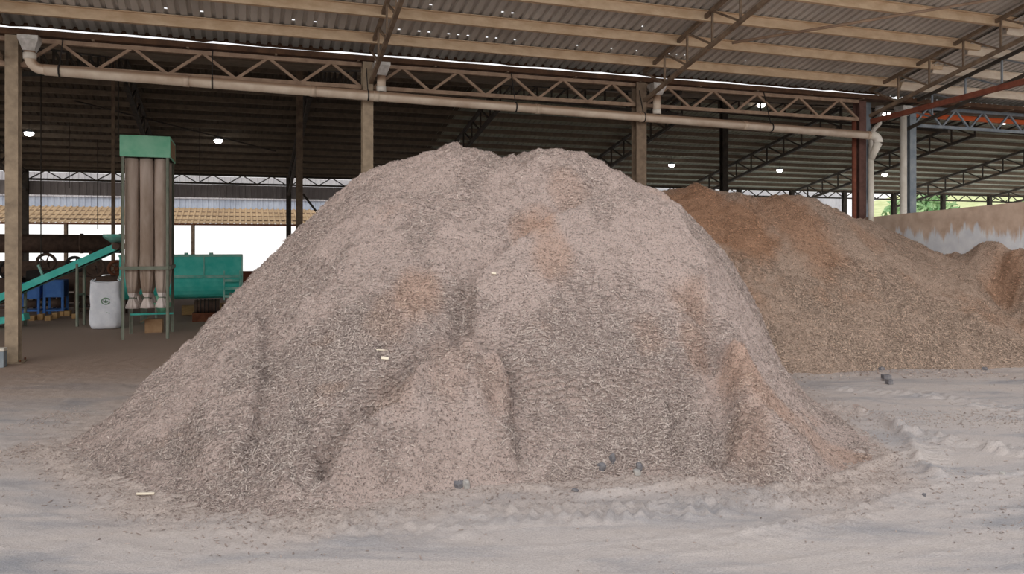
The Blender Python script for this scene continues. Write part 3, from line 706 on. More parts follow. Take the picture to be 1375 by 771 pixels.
# purlins of the front roof
cz = [(.09, -.09), (.09, -.075), (.015, -.075), (.015, .075), (-.06, .075), (-.06, .09), (0, .09), (0, -.09)]
for k in range(7):
    t = -.53 - .97 * k; z = canopy_z(t) - .095
    b = MB(); b.prof(W(S0, t, z), W(18.7, t, z), cz)
    tag(b.build('roof_purlin', 'purlin'), 'tan purlin under the front corrugated roof, %s up from the gutter' % ORD[k], 'purlin')
    t = -.55 - .91 * k; z = canopy_z(t) - .17; s0 = 18.45
    b = MB(); b.prof(W(s0, t, z), W(26, t, z), cz)
    tag(b.build('roof_purlin', 'purlin_pale'), 'short pale purlin of the right roof bay, %s up from the gutter' % ORD[k], 'purlin')
# back roof purlins and rafters
for k in range(14):
    t = RIDGE + .4 + k * .99; z = back_z(t) - .1
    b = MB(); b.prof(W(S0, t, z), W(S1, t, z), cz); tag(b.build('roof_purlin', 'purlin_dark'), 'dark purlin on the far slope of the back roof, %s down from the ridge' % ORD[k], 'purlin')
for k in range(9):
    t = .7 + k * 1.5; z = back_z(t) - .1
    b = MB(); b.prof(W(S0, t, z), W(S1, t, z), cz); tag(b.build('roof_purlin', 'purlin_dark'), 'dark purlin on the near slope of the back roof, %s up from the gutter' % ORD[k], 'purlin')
for k, q in enumerate(FT):
    r = facade('rafter_truss', 'dark rafter truss under the far slope of the back roof, %s from the left' % ORD[k], 'truss', q, 0, 0)
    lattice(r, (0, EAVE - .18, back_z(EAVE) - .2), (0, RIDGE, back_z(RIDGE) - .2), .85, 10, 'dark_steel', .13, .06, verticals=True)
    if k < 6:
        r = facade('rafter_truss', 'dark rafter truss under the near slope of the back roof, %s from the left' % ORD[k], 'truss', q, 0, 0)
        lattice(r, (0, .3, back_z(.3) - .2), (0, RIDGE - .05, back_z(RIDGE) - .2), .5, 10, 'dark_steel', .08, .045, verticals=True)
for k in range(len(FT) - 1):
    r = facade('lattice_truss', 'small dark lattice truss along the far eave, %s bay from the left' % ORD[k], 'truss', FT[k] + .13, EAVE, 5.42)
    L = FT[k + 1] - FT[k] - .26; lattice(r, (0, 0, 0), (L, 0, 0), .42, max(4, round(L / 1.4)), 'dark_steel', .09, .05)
b = MB(); b.bar(W(s_on(100, 17), 17, 7.2), W(s_on(370, 22), 22, 6.2), .05); tag(b.build('wind_brace', 'dark_steel'), 'dark diagonal wind brace under the back roof above the filter tower', 'brace')
b = MB(); b.bar(W(s_on(402, RIDGE) + .12, RIDGE, 3.75), W(s_on(402, RIDGE) + 2.9, RIDGE, 0), .07); tag(b.build('wind_brace', 'dark_steel'), 'dark diagonal strut right of the brown interior column', 'brace')

# ------------------------------------------------------------------ rain water pipes
PT = -.30
def pz(s): return 4.90 - .0182 * s
r = facade('drain_pipe', 'long dusty white drain pipe sloping along the front truss row', 'pipe', 0, 0, 0)
sA, sE = s_on(60, PT), s_on(1172, PT)
MB().tube([(sA, PT, pz(sA)), (sE, PT, pz(sE))], .095, 18).build('pipe', 'pvc', r)
e = MB(); cpt = [(sE + .16 * math.sin(a), PT, pz(sE) - .16 + .16 * math.cos(a)) for a in np.linspace(0, math.pi / 2, 7)]
e.tube([(sE - .12, PT, pz(sE))] + cpt, .105, 16); e.tube([cpt[-1], (cpt[-1][0] - .1, PT + .12, cpt[-1][2] - .4)], [.10, .07], 14); el = e.build('elbow', 'pvc_white', r)
MB().tube([(cpt[-1][0] - .1, PT + .12, cpt[-1][2] - .36), (cpt[-1][0] - .1, PT + .12, 1.2)], .065, 14).build('outlet_pipe', 'pvc_white', r)
for x in (250, 420, 505, 722, 862, 1000, 1166):
    s = s_on(x, PT); MB().tube([(s - .05, PT, pz(s - .05)), (s + .05, PT, pz(s + .05))], .103, 18).build('coupling', 'pvc', r)
for x in (80, 285, 494, 692, 864, 1035):
    s = s_on(x, PT); c = MB(); c.tube([(s - .012, PT, pz(s)), (s + .012, PT, pz(s))], .108, 18); c.bar((s, PT, pz(s) + .09), (s, -.04, 5.5), .015); c.build('hanger_strap', 'black', r)
def downpipe(label, x, m, elbow=False, zend=None, t=PT, top=5.42):
    s = s_on(x, t); r = facade('downpipe', label, 'pipe', s, t, 0)
    h = MB(); a = .15; c = .085
    vs = [(i * a, j * a, top) for i, j in ((-1, -1), (1, -1), (1, 1), (-1, 1))] + [(i * a, j * a, top - .06) for i, j in ((-1, -1), (1, -1), (1, 1), (-1, 1))] + [(i * c, j * c, top - .24) for i, j in ((-1, -1), (1, -1), (1, 1), (-1, 1))]
    h.add(vs, [(0, 1, 2, 3)] + [(u + i, u + 4 + i, u + 4 + (i + 1) % 4, u + (i + 1) % 4) for u in (0, 4) for i in range(4)] + [(11, 10, 9, 8)])
    h.build('rain_head', 'zinc', r)
    if elbow:
        zb = pz(sA) ; pts = [(0, 0, top - .22), (0, 0, zb + .2)] + [(.2 - .2 * math.cos(q), 0, zb + .2 - .2 * math.sin(q)) for q in np.linspace(.2, math.pi / 2, 7)] + [(sA - s + .05, 0, zb)]
        MB().tube(pts, .085, 16).build('pipe', m, r)
        MB().tube([(0, 0, 5.05), (0, 0, 5.15)], .10, 16).build('coupling', 'pvc_white', r)
    else:
        z = zend if zend is not None else pz(s) + .09
        MB().tube([(0, 0, top - .22), (0, 0, z)], .082, 16).build('pipe', m, r)
        MB().tube([(0, 0, z), (0, 0, z + .1)], .092, 16).build('coupling', 'pvc_white', r)
downpipe('dusty downpipe with zinc rain head curving into the long pipe at upper left', 40, 'pvc', True)
downpipe('short rusty white downpipe beside the column behind the left heap shoulder', 512, 'pvc')
downpipe('short rusty white downpipe beside the column behind the right heap shoulder', 882, 'pvc')
downpipe('tall white pipe clamped to the blue-grey column behind the concrete wall', 1213, 'pvc_white', zend=.06, t=.12)
s = s_on(1181, .1); r = facade('downpipe', 'cranked white downpipe between the red-brown column and the tall white pipe', 'pipe', s, .1, 0)
MB().tube([(0, 0, 5.1), (0, 0, 4.95), (-.05, .1, 4.85), (-.12, .14, 4.7), (-.14, .14, 4.55), (-.14, .14, 3.0)], .055, 12).build('pipe', 'pvc_white', r)
h = MB(); h.lathe((0, 0, 5.08), [(.055, 0), (.13, .2), (.14, .3)], 4); h.build('rain_head', 'zinc', r)

# ------------------------------------------------------------------ hanging lamps
def lamp(label, x, y, d0=20.0, far=True):
    best = None
    for Y in np.arange(20, 52, .1):
        p = at(x, y, Y); s_, t_ = st(p.x, p.y)
        if (far and t_ < RIDGE) or t_ > EAVE: continue
        e = abs(back_z(t_) - .45 - p.z)
        if best is None or e < best[0]: best = (e, p, t_)
    p, t_ = best[1], best[2]; top = max(back_z(t_) - p.z - .02, .12)
    r = thing('high_bay_lamp', label, 'lamp', p, TH)
    MB().lathe((0, 0, 0), [(.18, 0), (.185, .03), (.16, .06), (.08, .09), (.05, .14)], 18).build('housing', 'bluegrey', r)
    MB().lathe((0, 0, 0), [(.03, -.14), (.10, -.125), (.15, -.085), (.175, -.03), (.17, -.002)], 18).build('glowing_disc', 'lamp', r)
    MB().tube([(0, 0, .13), (0, 0, top)], .008, 6).build('hanging_rod', 'dark_steel', r)
lamp('glowing lamp seen through the truss above the filter tower', 288, 71, far=False)
lamp('glowing lamp hanging right of the green filter tower', 293, 188)
lamp('dim glowing lamp right of the column at the left edge', 39, 178)
lamp('glowing lamp seen through the truss right of the brown column', 1022, 140)
lamp('glowing lamp beside the cranked white downpipe, upper one', 1190, 152)
lamp('glowing lamp under the orange beam at the right edge', 1348, 163)
lamp('glowing lamp just right of the brown column behind the heap', 902, 221)
lamp('glowing lamp above the brown heap right of the dark column', 1047, 228)
lamp('glowing lamp beside the lower end of the cranked white downpipe', 1188, 234)
# thin rods and cables hanging under the back roof
for x, t, z0, lab in [(55, 9, 0.9, 'thin hanging cable right of the column at the left edge'), (93, 20, 4.2, 'thin rod hanging over the conveyor'), (159, 5, 4.45, 'thin rod hanging down to the filter tower corner'),
                      (268, 20, 4.6, 'pale thin rod hanging right of the filter tower'), (131, 22, 2.6, 'thin cable hanging left of the filter tower')]:
    b = MB(); s = s_on(x, t); b.tube([W(s, t, back_z(t) - .05), W(s, t, z0)], .016, 6); tag(b.build('hanging_rod', 'dark_steel'), lab, 'rod')

# ------------------------------------------------------------------ concrete wall
r = thing('wall_right', None, None, WA, TH)
r['kind'] = 'structure'
b = MB(); y0, y1 = 1.6, -9.0; zt = lambda y: 2.63 - .045 * y
b.add([(0.06, y0, 0), (.26, y0, 0), (.26, y0, zt(y0)), (.06, y0, zt(y0)), (.06, y1, 0), (.26, y1, 0), (.26, y1, zt(y1)), (.06, y1, zt(y1))],
      [(0, 1, 2, 3), (7, 6, 5, 4), (0, 3, 7, 4), (1, 5, 6, 2), (3, 2, 6, 7), (0, 4, 5, 1)])
o = b.build('concrete_panel', 'wall', r); o['kind'] = 'structure'

# ------------------------------------------------------------------ what stands behind the shed
def vsheet(name, m, s0, s1, t, z0, z1, pitch=.3, dep=.04):
    b = MB(); n = int((s1 - s0) / pitch); pr = []
    for k in range(n): x = s0 + k * pitch; pr += [(x, 0), (x + pitch * .5, 0), (x + pitch * .6, -dep), (x + pitch * .9, -dep)]
    q = len(pr); b.add([W(x, t + h, z) for z in (z0, z1) for x, h in pr], [(i, i + 1, q + i + 1, q + i) for i in range(q - 1)])
    o = b.build(name, m); tag(o, kind='structure'); so = o.modifiers.new('thickness', 'SOLIDIFY'); so.thickness = .004; return o

sM = s_on(560, EAVE)
vsheet('wall_back', 'neigh', -30, sM, 33, 4.55, 5.85)
vsheet('wall_back', 'neigh_blue', -30, sM, 33.1, 3.9, 4.6)
vsheet('wall_back', 'neigh', sM, 47, 33, 4.2, 5.85)
vsheet('wall_back', 'neigh_blue', sM, 47, 33.1, 2.6, 4.2)
corr_sheet('ceiling', 'leanto', -30, sM, 29.2, 3.02, 33, 4.0, .3, .05)
vsheet('wall_back', 'fascia', S0, sM + 3, EAVE + .3, 4.30, 4.95)
b = MB(); b.bar(W(S0, 29.1, 3.0), W(sM, 29.1, 3.0), .1, .1); o = b.build('trim_5', 'rust'); tag(o, kind='structure')
for k in range(3):
    b = MB(); b.bar(W(-30, 30 + k, 3.26 + .245 * k), W(sM, 30 + k, 3.26 + .245 * k), .06, .07); tag(b.build('trim_%d' % (k + 2), 'brown_steel'), kind='structure')
for k in range(-2, 5):
    b = MB(); b.prof(W(k * BAY + 1.2, 29.1, 0), W(k * BAY + 1.2, 29.1, 2.98), ihere(.14, .14), up=(0, 1, 0))
    tag(b.build('steel_column', 'brown_steel'), 'slim brown post of the tan lean-to roof in the bright gap, %s from the left' % ORD[k + 2], 'column')
b = MB(); b.span((s_on(230, EAVE), 0, 0), (s_on(560, EAVE), .2, .58)); o = b.build('wall_back', 'redwall', loc=W(0, EAVE + .6), rot=(0, 0, TH)); tag(o, kind='structure')

def tree(label, x, y0, Y, h, wdt, seed):
    p = at(x, y0, Y); r = thing('tree', label, 'tree', (p.x, p.y, 0), 0, None)
    rr = np.random.default_rng(seed); b = MB(); b.tube([(0, 0, -.2), (.1, 0, h * .4), (0, .1, h * .75)], [.22, .16, .06], 8); b.build('trunk', 'bark', r)
    n = 2600; v = rr.normal(size=(n, 3)); v /= np.linalg.norm(v, axis=1, keepdims=True); v *= (rr.random((n, 1)) ** .4)
    lob = 1 + .25 * np.sin(3 * v[:, :1] + 5 * v[:, 1:2] + 4 * v[:, 2:])
    c = v * lob * np.array([wdt / 2, wdt / 2, h * .33]) + np.array([0, 0, h * .66])
    m = MB()
    for q in c:
        a = rr.normal(size=3); a /= np.linalg.norm(a); e = np.cross(a, rr.normal(size=3)); e /= np.linalg.norm(e); sz = .3 + .25 * rr.random()
        m.add([q - a * sz, q + e * sz * .45, q + a * sz, q - e * sz * .45], [(0, 1, 2, 3)])
    m.build('foliage', 'leaf', r)
tree('rounded green tree beyond the shed above the concrete wall', 1238, 300, 72, 6.4, 5.5, 1)
tree('green tree beyond the shed at the far right edge', 1390, 300, 90, 6.8, 7, 2)
b = MB(); n = 24; vs = []
for j in range(6):
    for i in range(n + 1):
        a = i / n; q = at(1150 + 420 * a, 327, 100 + 10 * j); vs.append((q.x, q.y, -.1 + j * (2.3 + .35 * math.sin(a * 9 + j))))
b.add(vs, [(j * (n + 1) + i, j * (n + 1) + i + 1, (j + 1) * (n + 1) + i + 1, (j + 1) * (n + 1) + i) for j in range(5) for i in range(n)], True)
tag(b.build('grass_bank', 'grass'), kind='structure')

# ------------------------------------------------------------------ filter tower (dust collector)
X, Y = gnd(163, 457); s0, t0 = st(X, Y)
r = facade('dust_collector', 'tall green filter tower with hanging dusty cloth sleeves', 'dust collector', s0, t0)
w, d, hT = .90, 1.30, 4.23
bx = MB(); z0, z1 = 3.80, hT
bx.span((-.03, -.03, z0), (w + .03, -.012, z1)); bx.span((-.03, d + .012, z0), (w + .03, d + .03, z1))
bx.span((-.03, -.012, z0), (-.012, d + .012, z1)); bx.span((w + .012, -.012, z0), (w + .03, d + .012, z1)); bx.span((-.03, -.03, z1), (w + .03, d + .03, z1 + .015))
top = bx.build('top_box', 'green', r, bevel=.006)
lid = MB(); lid.span((w + .030, .06, z0 + .04), (w + .036, d - .1, z1 - .04)); lid.build('side_panel', 'card', top)
fl = MB(); fl.span((-.012, -.012, z0 + .02), (w + .012, d + .012, z0 + .05)); fl.build('tube_sheet', 'dark_steel', top)
for i, (x, y) in enumerate([(0, 0), (w, 0), (0, d), (w, d)]):
    g = MB(); a, tt = .055, .008; sx = 1 if x == 0 else -1; sy = 1 if y == 0 else -1
    g.span((x - sx * .005, y - sy * .005, 0), (x + sx * a, y + sy * tt, z1 - .01)); g.span((x - sx * .005, y - sy * .005, 0), (x + sx * tt, y + sy * a, z1 - .01))
    g.build('leg', 'greygreen', r)
for z in (1.49,):
    for p, q in (((0, -.01, z), (w, -.01, z)), ((w + .01, 0, z), (w + .01, d, z)), ((-.01, 0, z), (-.01, d, z)), ((0, d + .01, z), (w, d + .01, z))):
        MB().bar(p, q, .05, .07).build('crossbar', 'greygreen', r)
for z in (.42,):
    MB().bar((0, d, z), (w, d, z), .04).build('crossbar', 'teal', r)
for j in range(3):
    for i in range(3):
        cx, cy = .17 + i * .285, .20 + j * .42; ph = (i * 2.1 + j * 1.3)
        bt = 3.8; kz = .86 + .05 * math.sin(ph * 3)
        fold = lambda a, z, ph=ph, kz=kz: 1 + (.05 if z > 1.6 else .16) * math.sin(7 * a + ph) * min(1, .25 + max(0, (2.6 - z)) * .5) + .03 * math.sin(3 * a + z * 2 + ph)
        prof = [(.132, bt - z) for z in np.linspace(0, 2.25, 16)] + [(.128, 1.45), (.118, 1.3), (.10, 1.12), (.075, kz + .1)]
        sl = MB().lathe((cx, cy, 0), prof, 28, fold).build('filter_sleeve', 'cloth', r)
        MB().lathe((cx, cy, 0), [(.075, kz + .1), (.042, kz), (.06, kz - .05), (.10, kz - .15), (.115, kz - .22)], 28, fold).build('sleeve_end', 'cloth_pale', sl)
        MB().tube([(cx, cy, kz - .012), (cx, cy, kz + .012)], .055, 14).build('tie', 'greygreen', sl)
        MB().tube([(cx, cy, bt - .02), (cx, cy, bt + .02)], .138, 20).build('clamp_ring', 'dark_steel', sl)
# things standing under it
def small(name, label, cat, x, y, m, fn, bevel=.005):
    X, Y = gnd(x, y); r = facade(name, label, cat, *st(X, Y)); return r
X, Y = gnd(206, 446); r = thing('cardboard_box', 'brown box on the floor under the cloth sleeves', 'box', (X + .02, Y, 0), TH)
MB().box((0, 0, .15), (.36, .3, .3)).build('body', 'card', r, bevel=.006); fl = MB(); fl.bar((-.18, -.15, .30), (-.12, -.24, .33), .01, .28, up=(0, 1, 0)); fl.build('flap', 'card', r)
X, Y = gnd(192, 440); r = thing('feed_bin', 'small green bin behind the brown box under the tower', 'bin', (X + .15, Y + .7, 0), TH)
MB().lathe((0, 0, 0), [(.09, .28), (.24, .55), (.25, .72), (.23, .72)], 4).build('bin_body', 'green', r)
for a in range(4):
    q = math.pi / 4 + a * math.pi / 2; MB().bar((.2 * math.cos(q), .2 * math.sin(q), 0), (.2 * math.cos(q), .2 * math.sin(q), .5), .03).build('leg', 'greygreen', r)

# ------------------------------------------------------------------ mixer with ladder
Yh = 20.2; tH = st(*at(327, 400, Yh).xy)[1]
sL, sR = s_on(160, tH), s_on(325, tH); L = sR - sL
zt_, zb_ = EYE - 16 * Yh / F, EYE - 74 * Yh / F
r = facade('ribbon_mixer', 'long teal mixing trough behind the filter tower, with a ladder', 'mixer', sL, tH)
D = 1.0; zm = EYE - 44 * Yh / F
up = MB(); up.prof((0, D / 2, 0), (L, D / 2, 0), [(-D / 2, zm), (-D / 2, zt_), (D / 2, zt_), (D / 2, zm)]); up.build('trough_upper', 'teal', r, bevel=.01)
pts = [(-D / 2, zm)] + [(-D / 2 * math.cos(a) ** .6 if math.cos(a) > 0 else 0, zm - (zm - zb_) * math.sin(a)) for a in np.linspace(.0, math.pi / 2, 8)[1:]] 
pts = pts + [(-x, z) for x, z in pts[::-1][1:]]
MB().prof((0, D / 2, 0), (L, D / 2, 0), pts[::-1]).build('trough_lower', 'teal', r)
MB().prof((-.02, D / 2, 0), (L - .0, D / 2, 0), [(-D / 2 - .05, zm - .03), (D / 2 + .05, zm - .03), (D / 2 + .05, zm + .04), (-D / 2 - .05, zm + .04)]).build('side_rail', 'teal_dusty', r)
MB().prof((-.01, D / 2, 0), (L + .01, D / 2, 0), [(-D / 2 - .03, zt_ - .03), (D / 2 + .03, zt_ - .03), (D / 2 + .03, zt_ + .02), (-D / 2 - .03, zt_ + .02)]).build('rim', 'teal_dusty', r)
for x in (L * .68, ):
    MB().span((x - .012, -.02, zm), (x + .012, 0, zt_)).build('seam_strip', 'teal_dusty', r)
MB().prof((L - .02, D / 2, 0), (L + .02, D / 2, 0), [(x * 1.08, zm + (z - zm) * 1.05) for x, z in pts] + [(D / 2 * 1.08, zt_), (-D / 2 * 1.08, zt_)]).build('end_flange', 'teal_dusty', r)
lx0, lx1 = s_on(301, tH - .12) - sL, s_on(322, tH - .12) - sL
lad = MB(); 
for x in (lx0, lx1): lad.bar((x, -.14, zm + .15), (x, -.14, zb_ - .02), .035)
lo = lad.build('ladder', 'teal_dusty', r)
for z in (zm - .1, zm - .30, zm - .50): MB().bar((lx0, -.14, z), (lx1, -.14, z), .035, .06).build('rung', 'teal_dusty', lo)
for x in (lx0, lx1): MB().bar((x, -.14, zm + .05), (x, 0.02, zm + .05), .03).build('bracket', 'teal_dusty', lo)
for x in (.5, L - .28):
    for y in (.14, D - .14): MB().bar((x, y, 0), (x, y, zb_ + .25), .07).build('leg', 'greygreen', r)
mo = MB(); mo.tube([(L - 1.15, .3, .38), (L - .55, .3, .38)], .17, 16); mt = mo.build('motor', 'grime', r)
for k in range(6): MB().tube([(L - 1.1 + k * .09, .3, .38), (L - 1.08 + k * .09, .3, .38)], .19, 16).build('cooling_fin', 'black', mt)
MB().box((L - .85, .3, .11), (.7, .4, .22)).build('motor_base', 'rust', r)
MB().bar((L - .5, .3, .38), (L - .2, .3, .38), .06).build('shaft', 'grime', r)
for x in (.9, 1.5, 2.1):
    if x < L - .3: MB().tube([(x, D / 2, zt_), (x, D / 2, zt_ + .07)], .05, 10).build('lid_knob', 'teal_dusty', r)

# ------------------------------------------------------------------ jumbo bag
X, Y = gnd(134, 443); r = thing('bulk_bag', 'white woven bulk bag with a green print, left of the filter tower', 'bag', (X, Y + .3, 0), TH)
n, mrow = 40, 16; vs = []; 
for j in range(mrow):
    v = j / (mrow - 1)
    for k in range(n):
        a = 2 * math.pi * k / n; c, s_ = math.cos(a), math.sin(a); e = .42 if v > .3 else .6
        rx = .33 * (1 + .04 * math.sin(v * 5)) * (1 + .03 * math.sin(4 * a + v * 6)); ry = .27 * (1 + .05 * math.sin(v * 3))
        if v < .1: rx *= .86 + 1.4 * v; ry *= .86 + 1.4 * v
        sag = -.05 * (1 - abs(c)) * v ** 3
        vs.append((rx * math.copysign(abs(c) ** e, c) + .012 * math.sin(9 * v + 3 * a), ry * math.copysign(abs(s_) ** e, s_) + .015 * math.sin(7 * v + 2 * a), 1.12 * v + sag + .015))
b = MB(); b.add(vs, [(j * n + k, j * n + (k + 1) % n, (j + 1) * n + (k + 1) % n, (j + 1) * n + k) for j in range(mrow - 1) for k in range(n)] + [tuple(range(n - 1, -1, -1))], True)
bag = b.build('bag_body', 'bag', r)
for q, (dx, dy) in enumerate(((-1, -1), (1, -1), (1, 1), (-1, 1))):
    MB().tube([(dx * .28, dy * .2, 1.06), (dx * .30, dy * .21, 1.13), (dx * .26, dy * .18, 1.16)], .014, 8).build('lifting_loop', 'bag', r)
pr = MB(); pr.tube([(.085 * math.cos(a), .075 * math.sin(a), 0) for a in np.linspace(.35, 2 * math.pi - .1, 22)], .012, 6)
for a in (.6, 1.5, 2.4):
    c, s2 = math.cos(a), math.sin(a); pr.add([(0, -.04, .004), (.03 * c - .018 * s2, -.03 + .03 * s2 + .018 * c, .006), (.075 * c, -.04 + .085 * s2, .004), (.03 * c + .018 * s2, -.03 + .03 * s2 - .018 * c, .006)], [(0, 3, 2, 1), (0, 1, 2, 3)])
pr.build('printed_emblem', 'bag_print', r, loc=(.02, -.285, .66), rot=(math.pi / 2, 0, 0))
pr = MB()
for k in range(5): pr.box((-.02 + k * .055, 0, 0), (.035, .004, .018 + .012 * (k % 2)))
pr.build('printed_mark', 'bag_print', r, loc=(-.10, -.288, .40), rot=(0, .1, 0))

# ------------------------------------------------------------------ inclined conveyor
Yc = 18.6; a_ = at(-70, 432, Yc); b_ = at(160, 331, Yc + .6); 
r = thing('belt_conveyor', 'teal inclined conveyor climbing to the right at the left edge', 'conveyor', (a_.x, a_.y, 0), 0)
A = Vector((0, 0, a_.z)); B = Vector((b_.x - a_.x, b_.y - a_.y, b_.z)); dv = (B - A).normalized(); side = Vector((-dv.y, dv.x, 0)).normalized()
for k in (-1, 1): MB().bar(A + side * .2 * k, B + side * .2 * k, .05, .16).build('side_channel', 'teal' if k < 1 else 'teal_dusty', r)
MB().bar(A + Vector((0, 0, .05)), B + Vector((0, 0, .05)), .36, .02).build('belt', 'black', r)
MB().bar(A + Vector((0, 0, -.06)), B + Vector((0, 0, -.06)), .36, .02).build('belt', 'black', r)
for p in (A, B): MB().tube([p + side * .26, p - side * .26], .085, 16).build('end_roller', 'grime', r)
for f in (.42, .77):
    p = A.lerp(B, f)
    for k in (-1, 1): MB().bar((p.x + side.x * .22 * k, p.y + side.y * .22 * k, 0), p + side * .22 * k, .05).build('leg', 'greygreen', r)
    MB().bar((p.x + side.x * .22, p.y + side.y * .22, p.z * .5), (p.x - side.x * .22, p.y - side.y * .22, p.z * .5), .04).build('crossbar', 'greygreen', r)
for f in (.25, .55):
    p = A.lerp(B, f); MB().bar(p + Vector((0, 0, .08)), p + Vector((-.12, 0, .36)), .05).build('guide_bracket', 'teal_dusty', r)
hp = B + Vector((-.1, 0, .1)); MB().lathe(hp, [(.12, 0), (.3, .12), (.31, .2), (.29, .2)], 4).build('chute', 'teal_dusty', r)
a2 = at(-60, 440, 18.2); b2 = at(36, 425, 18.6)
r = thing('belt_conveyor', 'low teal conveyor tail near the floor at the left edge', 'conveyor', (a2.x, a2.y, 0), 0)
q = Vector((b2.x - a2.x, b2.y - a2.y, b2.z)); MB().bar((0, 0, a2.z), q, .4, .15).build('side_channel', 'teal', r)
for f in (.35, .9): p = Vector((0, 0, a2.z)).lerp(q, f); MB().bar((p.x, p.y, 0), p, .06).build('leg', 'greygreen', r)

# ------------------------------------------------------------------ blue press stands and dark machines behind
def press(name, label, x, y, w_, h_, dd, m, mm, wheel):
    X, Y = gnd(x, y); r = facade(name, label, 'machine', *st(X, Y))
    for i in (-1, 1):
        for j in (0, 1): MB().bar((i * w_ / 2, j * dd, 0), (i * w_ / 2, j * dd, h_ * .95), .06).build('leg', m, r)
    MB().span((-w_ / 2 - .03, -.03, h_ * .52), (w_ / 2 + .03, dd + .03, h_)).build('housing', m, r, bevel=.012)
    MB().span((-w_ / 2, 0, h_ * .12), (w_ / 2, dd, h_ * .17)).build('shelf', m, r)
    mtr = MB(); mtr.tube([(-w_ * .25, dd * .5, h_ * .34), (w_ * .3, dd * .5, h_ * .34)], h_ * .12, 14); mtr.build('motor', 'grime', r)
    if wheel:
        wh = MB(); c = Vector((w_ * .1, dd * .4, h_ + wheel)); 
        pts = [c + Vector((math.cos(a) * wheel, 0, math.sin(a) * wheel)) for a in np.linspace(0, 2 * math.pi, 25)]
        wh.tube(pts, .045, 8, caps=False)
        for k in range(5): wh.bar(c, c + Vector((math.cos(k * 1.257) * wheel, 0, math.sin(k * 1.257) * wheel)), .03)
        wh.tube([c + Vector((0, -.12, 0)), c + Vector((0, .12, 0))], .06, 10); wh.build('flywheel', mm, r)
        MB().bar((w_ * .1, dd * .4 + .1, h_), c + Vector((0, .1, 0)), .12, .1).build('bearing_stand', mm, r)
    return r
press('press_machine', 'blue steel press stand behind the conveyor, near the white bag', 72, 424, .44, .98, .6, 'blue', 'grime', 0)
press('press_machine', 'blue press stand half hidden behind the column at the left edge', 38, 424, .5, .9, .6, 'blue', 'grime', 0)
press('press_machine', 'dark machine with a spoked flywheel above the white bag', 120, 422, .7, 1.05, .8, 'grime', 'grime', .26)
press('press_machine', 'dark machine with a flywheel left of the column at the left edge', 4, 421, .7, 1.0, .8, 'grime', 'black', .24)
press('press_machine', 'dark iron machine with a flywheel right behind the conveyor end', 152, 424, .5, 1.1, .7, 'grime', 'rust', .2)
press('press_machine', 'dark machine with flywheel between the two blue press stands', 55, 418, .7, 1.2, .8, 'black', 'grime', .24)
press('press_machine', 'dark iron machine between the blue press and the white bag', 94, 419, .6, 1.15, .8, 'grime', 'black', .22)
tD = st(*at(80, 325, 26).xy)[1]
sa, sb = s_on(-120, tD), s_on(163, tD); r = facade('rotary_drum', 'long rusty horizontal drum behind the conveyor at left', 'drum', sa, tD)
MB().tube([(0, 0, 2.02), (sb - sa, 0, 1.98)], .31, 24).build('shell', 'grime', r)
for f in (.2, .5, .8, .995): MB().tube([((sb - sa) * f - .04, 0, 2.0), ((sb - sa) * f + .04, 0, 2.0)], .335, 24).build('riding_ring', 'grime', r)
for f in (.15, .5, .85):
    for k in (-.25, .25): MB().bar(((sb - sa) * f, k, 0), ((sb - sa) * f, k * .6, 1.8), .1).build('stand', 'grime', r)
MB().span((-.2, -.3, .95), (sb - sa, .3, 1.42)).build('walkway', 'grime', r)
X, Y = gnd(62, 428)
for k, (x, y, hh) in enumerate([(54, 429, .2), (65, 428, .24), (75, 429, .2), (84, 426, .24), (92, 423, .2), (100, 423, .22), (110, 426, .2)]):
    X, Y = gnd(x, y); b = MB(); hh *= .62; b.box((0, .1, hh / 2), (.13, .3, hh))
    tag(b.build('timber_block', 'wood', bevel=.008, loc=(X, Y - .35, 0), rot=(0, 0, TH)), 'pale timber block in the row by the blue press, %s from the left' % ORD[k], 'timber')
for k, (x, y) in enumerate([(236, 428), (270, 424), (283, 424)]):
    X, Y = gnd(x, y); b = MB(); b.box((0, .2, .14), (.42 if k == 0 else .25, .3, .26))
    tag(b.build('timber_block', 'wood', bevel=.008, loc=(X, Y + .9, 0), rot=(0, 0, TH)), 'pale timber block beneath the teal mixer, %s from the left' % ORD[k], 'timber')
X, Y = gnd(3, 492); r = thing('switch_box', 'small grey box with a pale lid at the foot of the left column', 'box', (X - .02, Y - .1, 0), TH)
MB().box((0, 0, .13), (.24, .2, .26)).build('body', 'bluegrey', r, bevel=.01); MB().box((0, 0, .285), (.25, .21, .05)).build('lid', 'pvc_white', r, bevel=.01)

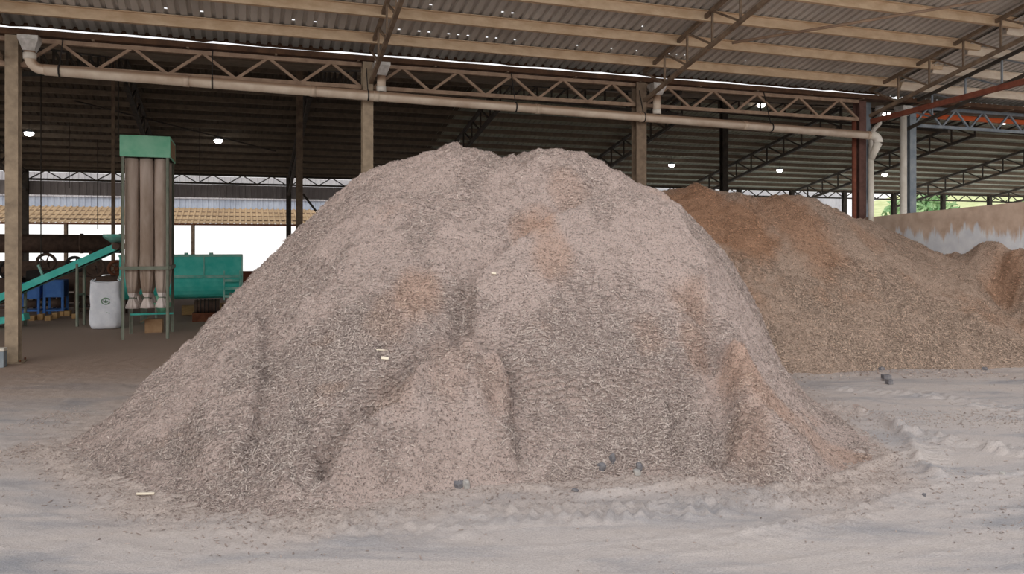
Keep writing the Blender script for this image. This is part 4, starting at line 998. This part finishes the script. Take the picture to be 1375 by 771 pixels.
# ------------------------------------------------------------------ light
w = bpy.data.worlds.new('overcast'); bpy.context.scene.world = w; w.use_nodes = True
nt = w.node_tree; bg = nt.nodes['Background']
tc = nd(nt, 'ShaderNodeTexCoord'); sp = nd(nt, 'ShaderNodeSeparateXYZ'); nt.links.new(tc.outputs['Generated'], sp.inputs[0])
rp = ramp(nt, [(0.0, (1.0, .98, .95)), (.25, (.97, .98, 1.0)), (1.0, (.86, .93, 1.0))]); nt.links.new(sp.outputs['Z'], rp.inputs['Fac'])
nt.links.new(rp.outputs['Color'], bg.inputs['Color']); bg.inputs['Strength'].default_value = 1.1
sun = bpy.data.lights.new('sun', 'SUN'); sun.energy = 1.25; sun.angle = math.radians(60); sun.color = (1, .96, .9)
so = bpy.data.objects.new('sun', sun); C.objects.link(so); so.rotation_euler = (math.radians(58), 0, math.radians(-14))

# ------------------------------------------------------------------ camera
cam = bpy.data.cameras.new('camera'); co = bpy.data.objects.new('camera', cam); C.objects.link(co)
cam.sensor_width = 36; cam.lens = 36 * F / 1375; co.location = (0, 0, EYE); co.rotation_euler = (math.pi / 2, 0, 0)
cam.shift_y = -(385.5 - HY) / 1375; cam.clip_start = .05; cam.clip_end = 600
sc = bpy.context.scene; sc.camera = co
sc.view_settings.view_transform = 'Standard'; sc.view_settings.look = 'None'; sc.view_settings.gamma = 1; sc.view_settings.use_curve_mapping = False
sc.view_settings.exposure = 0.1

# ------------------------------------------------------------------ repeats share a group
for o in list(C.objects):
    if o.parent or 'label' not in o: continue
    n = o.name.split('.')[0]; l = o['label']
    if n == 'roof_purlin': g = ('purlins of the front roof' if 'front corr' in l else 'pale purlins of the right roof bay' if 'pale' in l else 'purlins on the far slope of the back roof' if 'far slope' in l else 'purlins on the near slope of the back roof')
    elif n == 'steel_column': g = 'columns of the far eave' if 'far eave' in l else 'posts of the lean-to roof' if 'lean-to' in l else 'interior columns' if 'interior' in l else 'columns of the front row'
    elif n == 'lattice_truss': g = 'far eave trusses' if 'far eave' in l else 'front row trusses'
    elif n == 'rafter_truss': g = 'rafter trusses of the back roof' if 'back roof' in l else 'rafter trusses of the front roof'
    else: g = {'high_bay_lamp': 'lamps under the back roof', 'timber_block': 'timber blocks on the shed floor', 'stone': 'stones around the heaps', 'charred_block': 'charred blocks before the brown heap', 'wood_offcut': 'pale offcuts on the big heap',
               'hanging_rod': 'thin rods under the back roof', 'downpipe': 'downpipes of the valley gutter', 'press_machine': 'machines behind the conveyor', 'belt_conveyor': 'teal conveyors', 'tree': 'trees beyond the shed', 'valley_gutter': 'valley gutters'}.get(n)
    if g: o['group'] = g
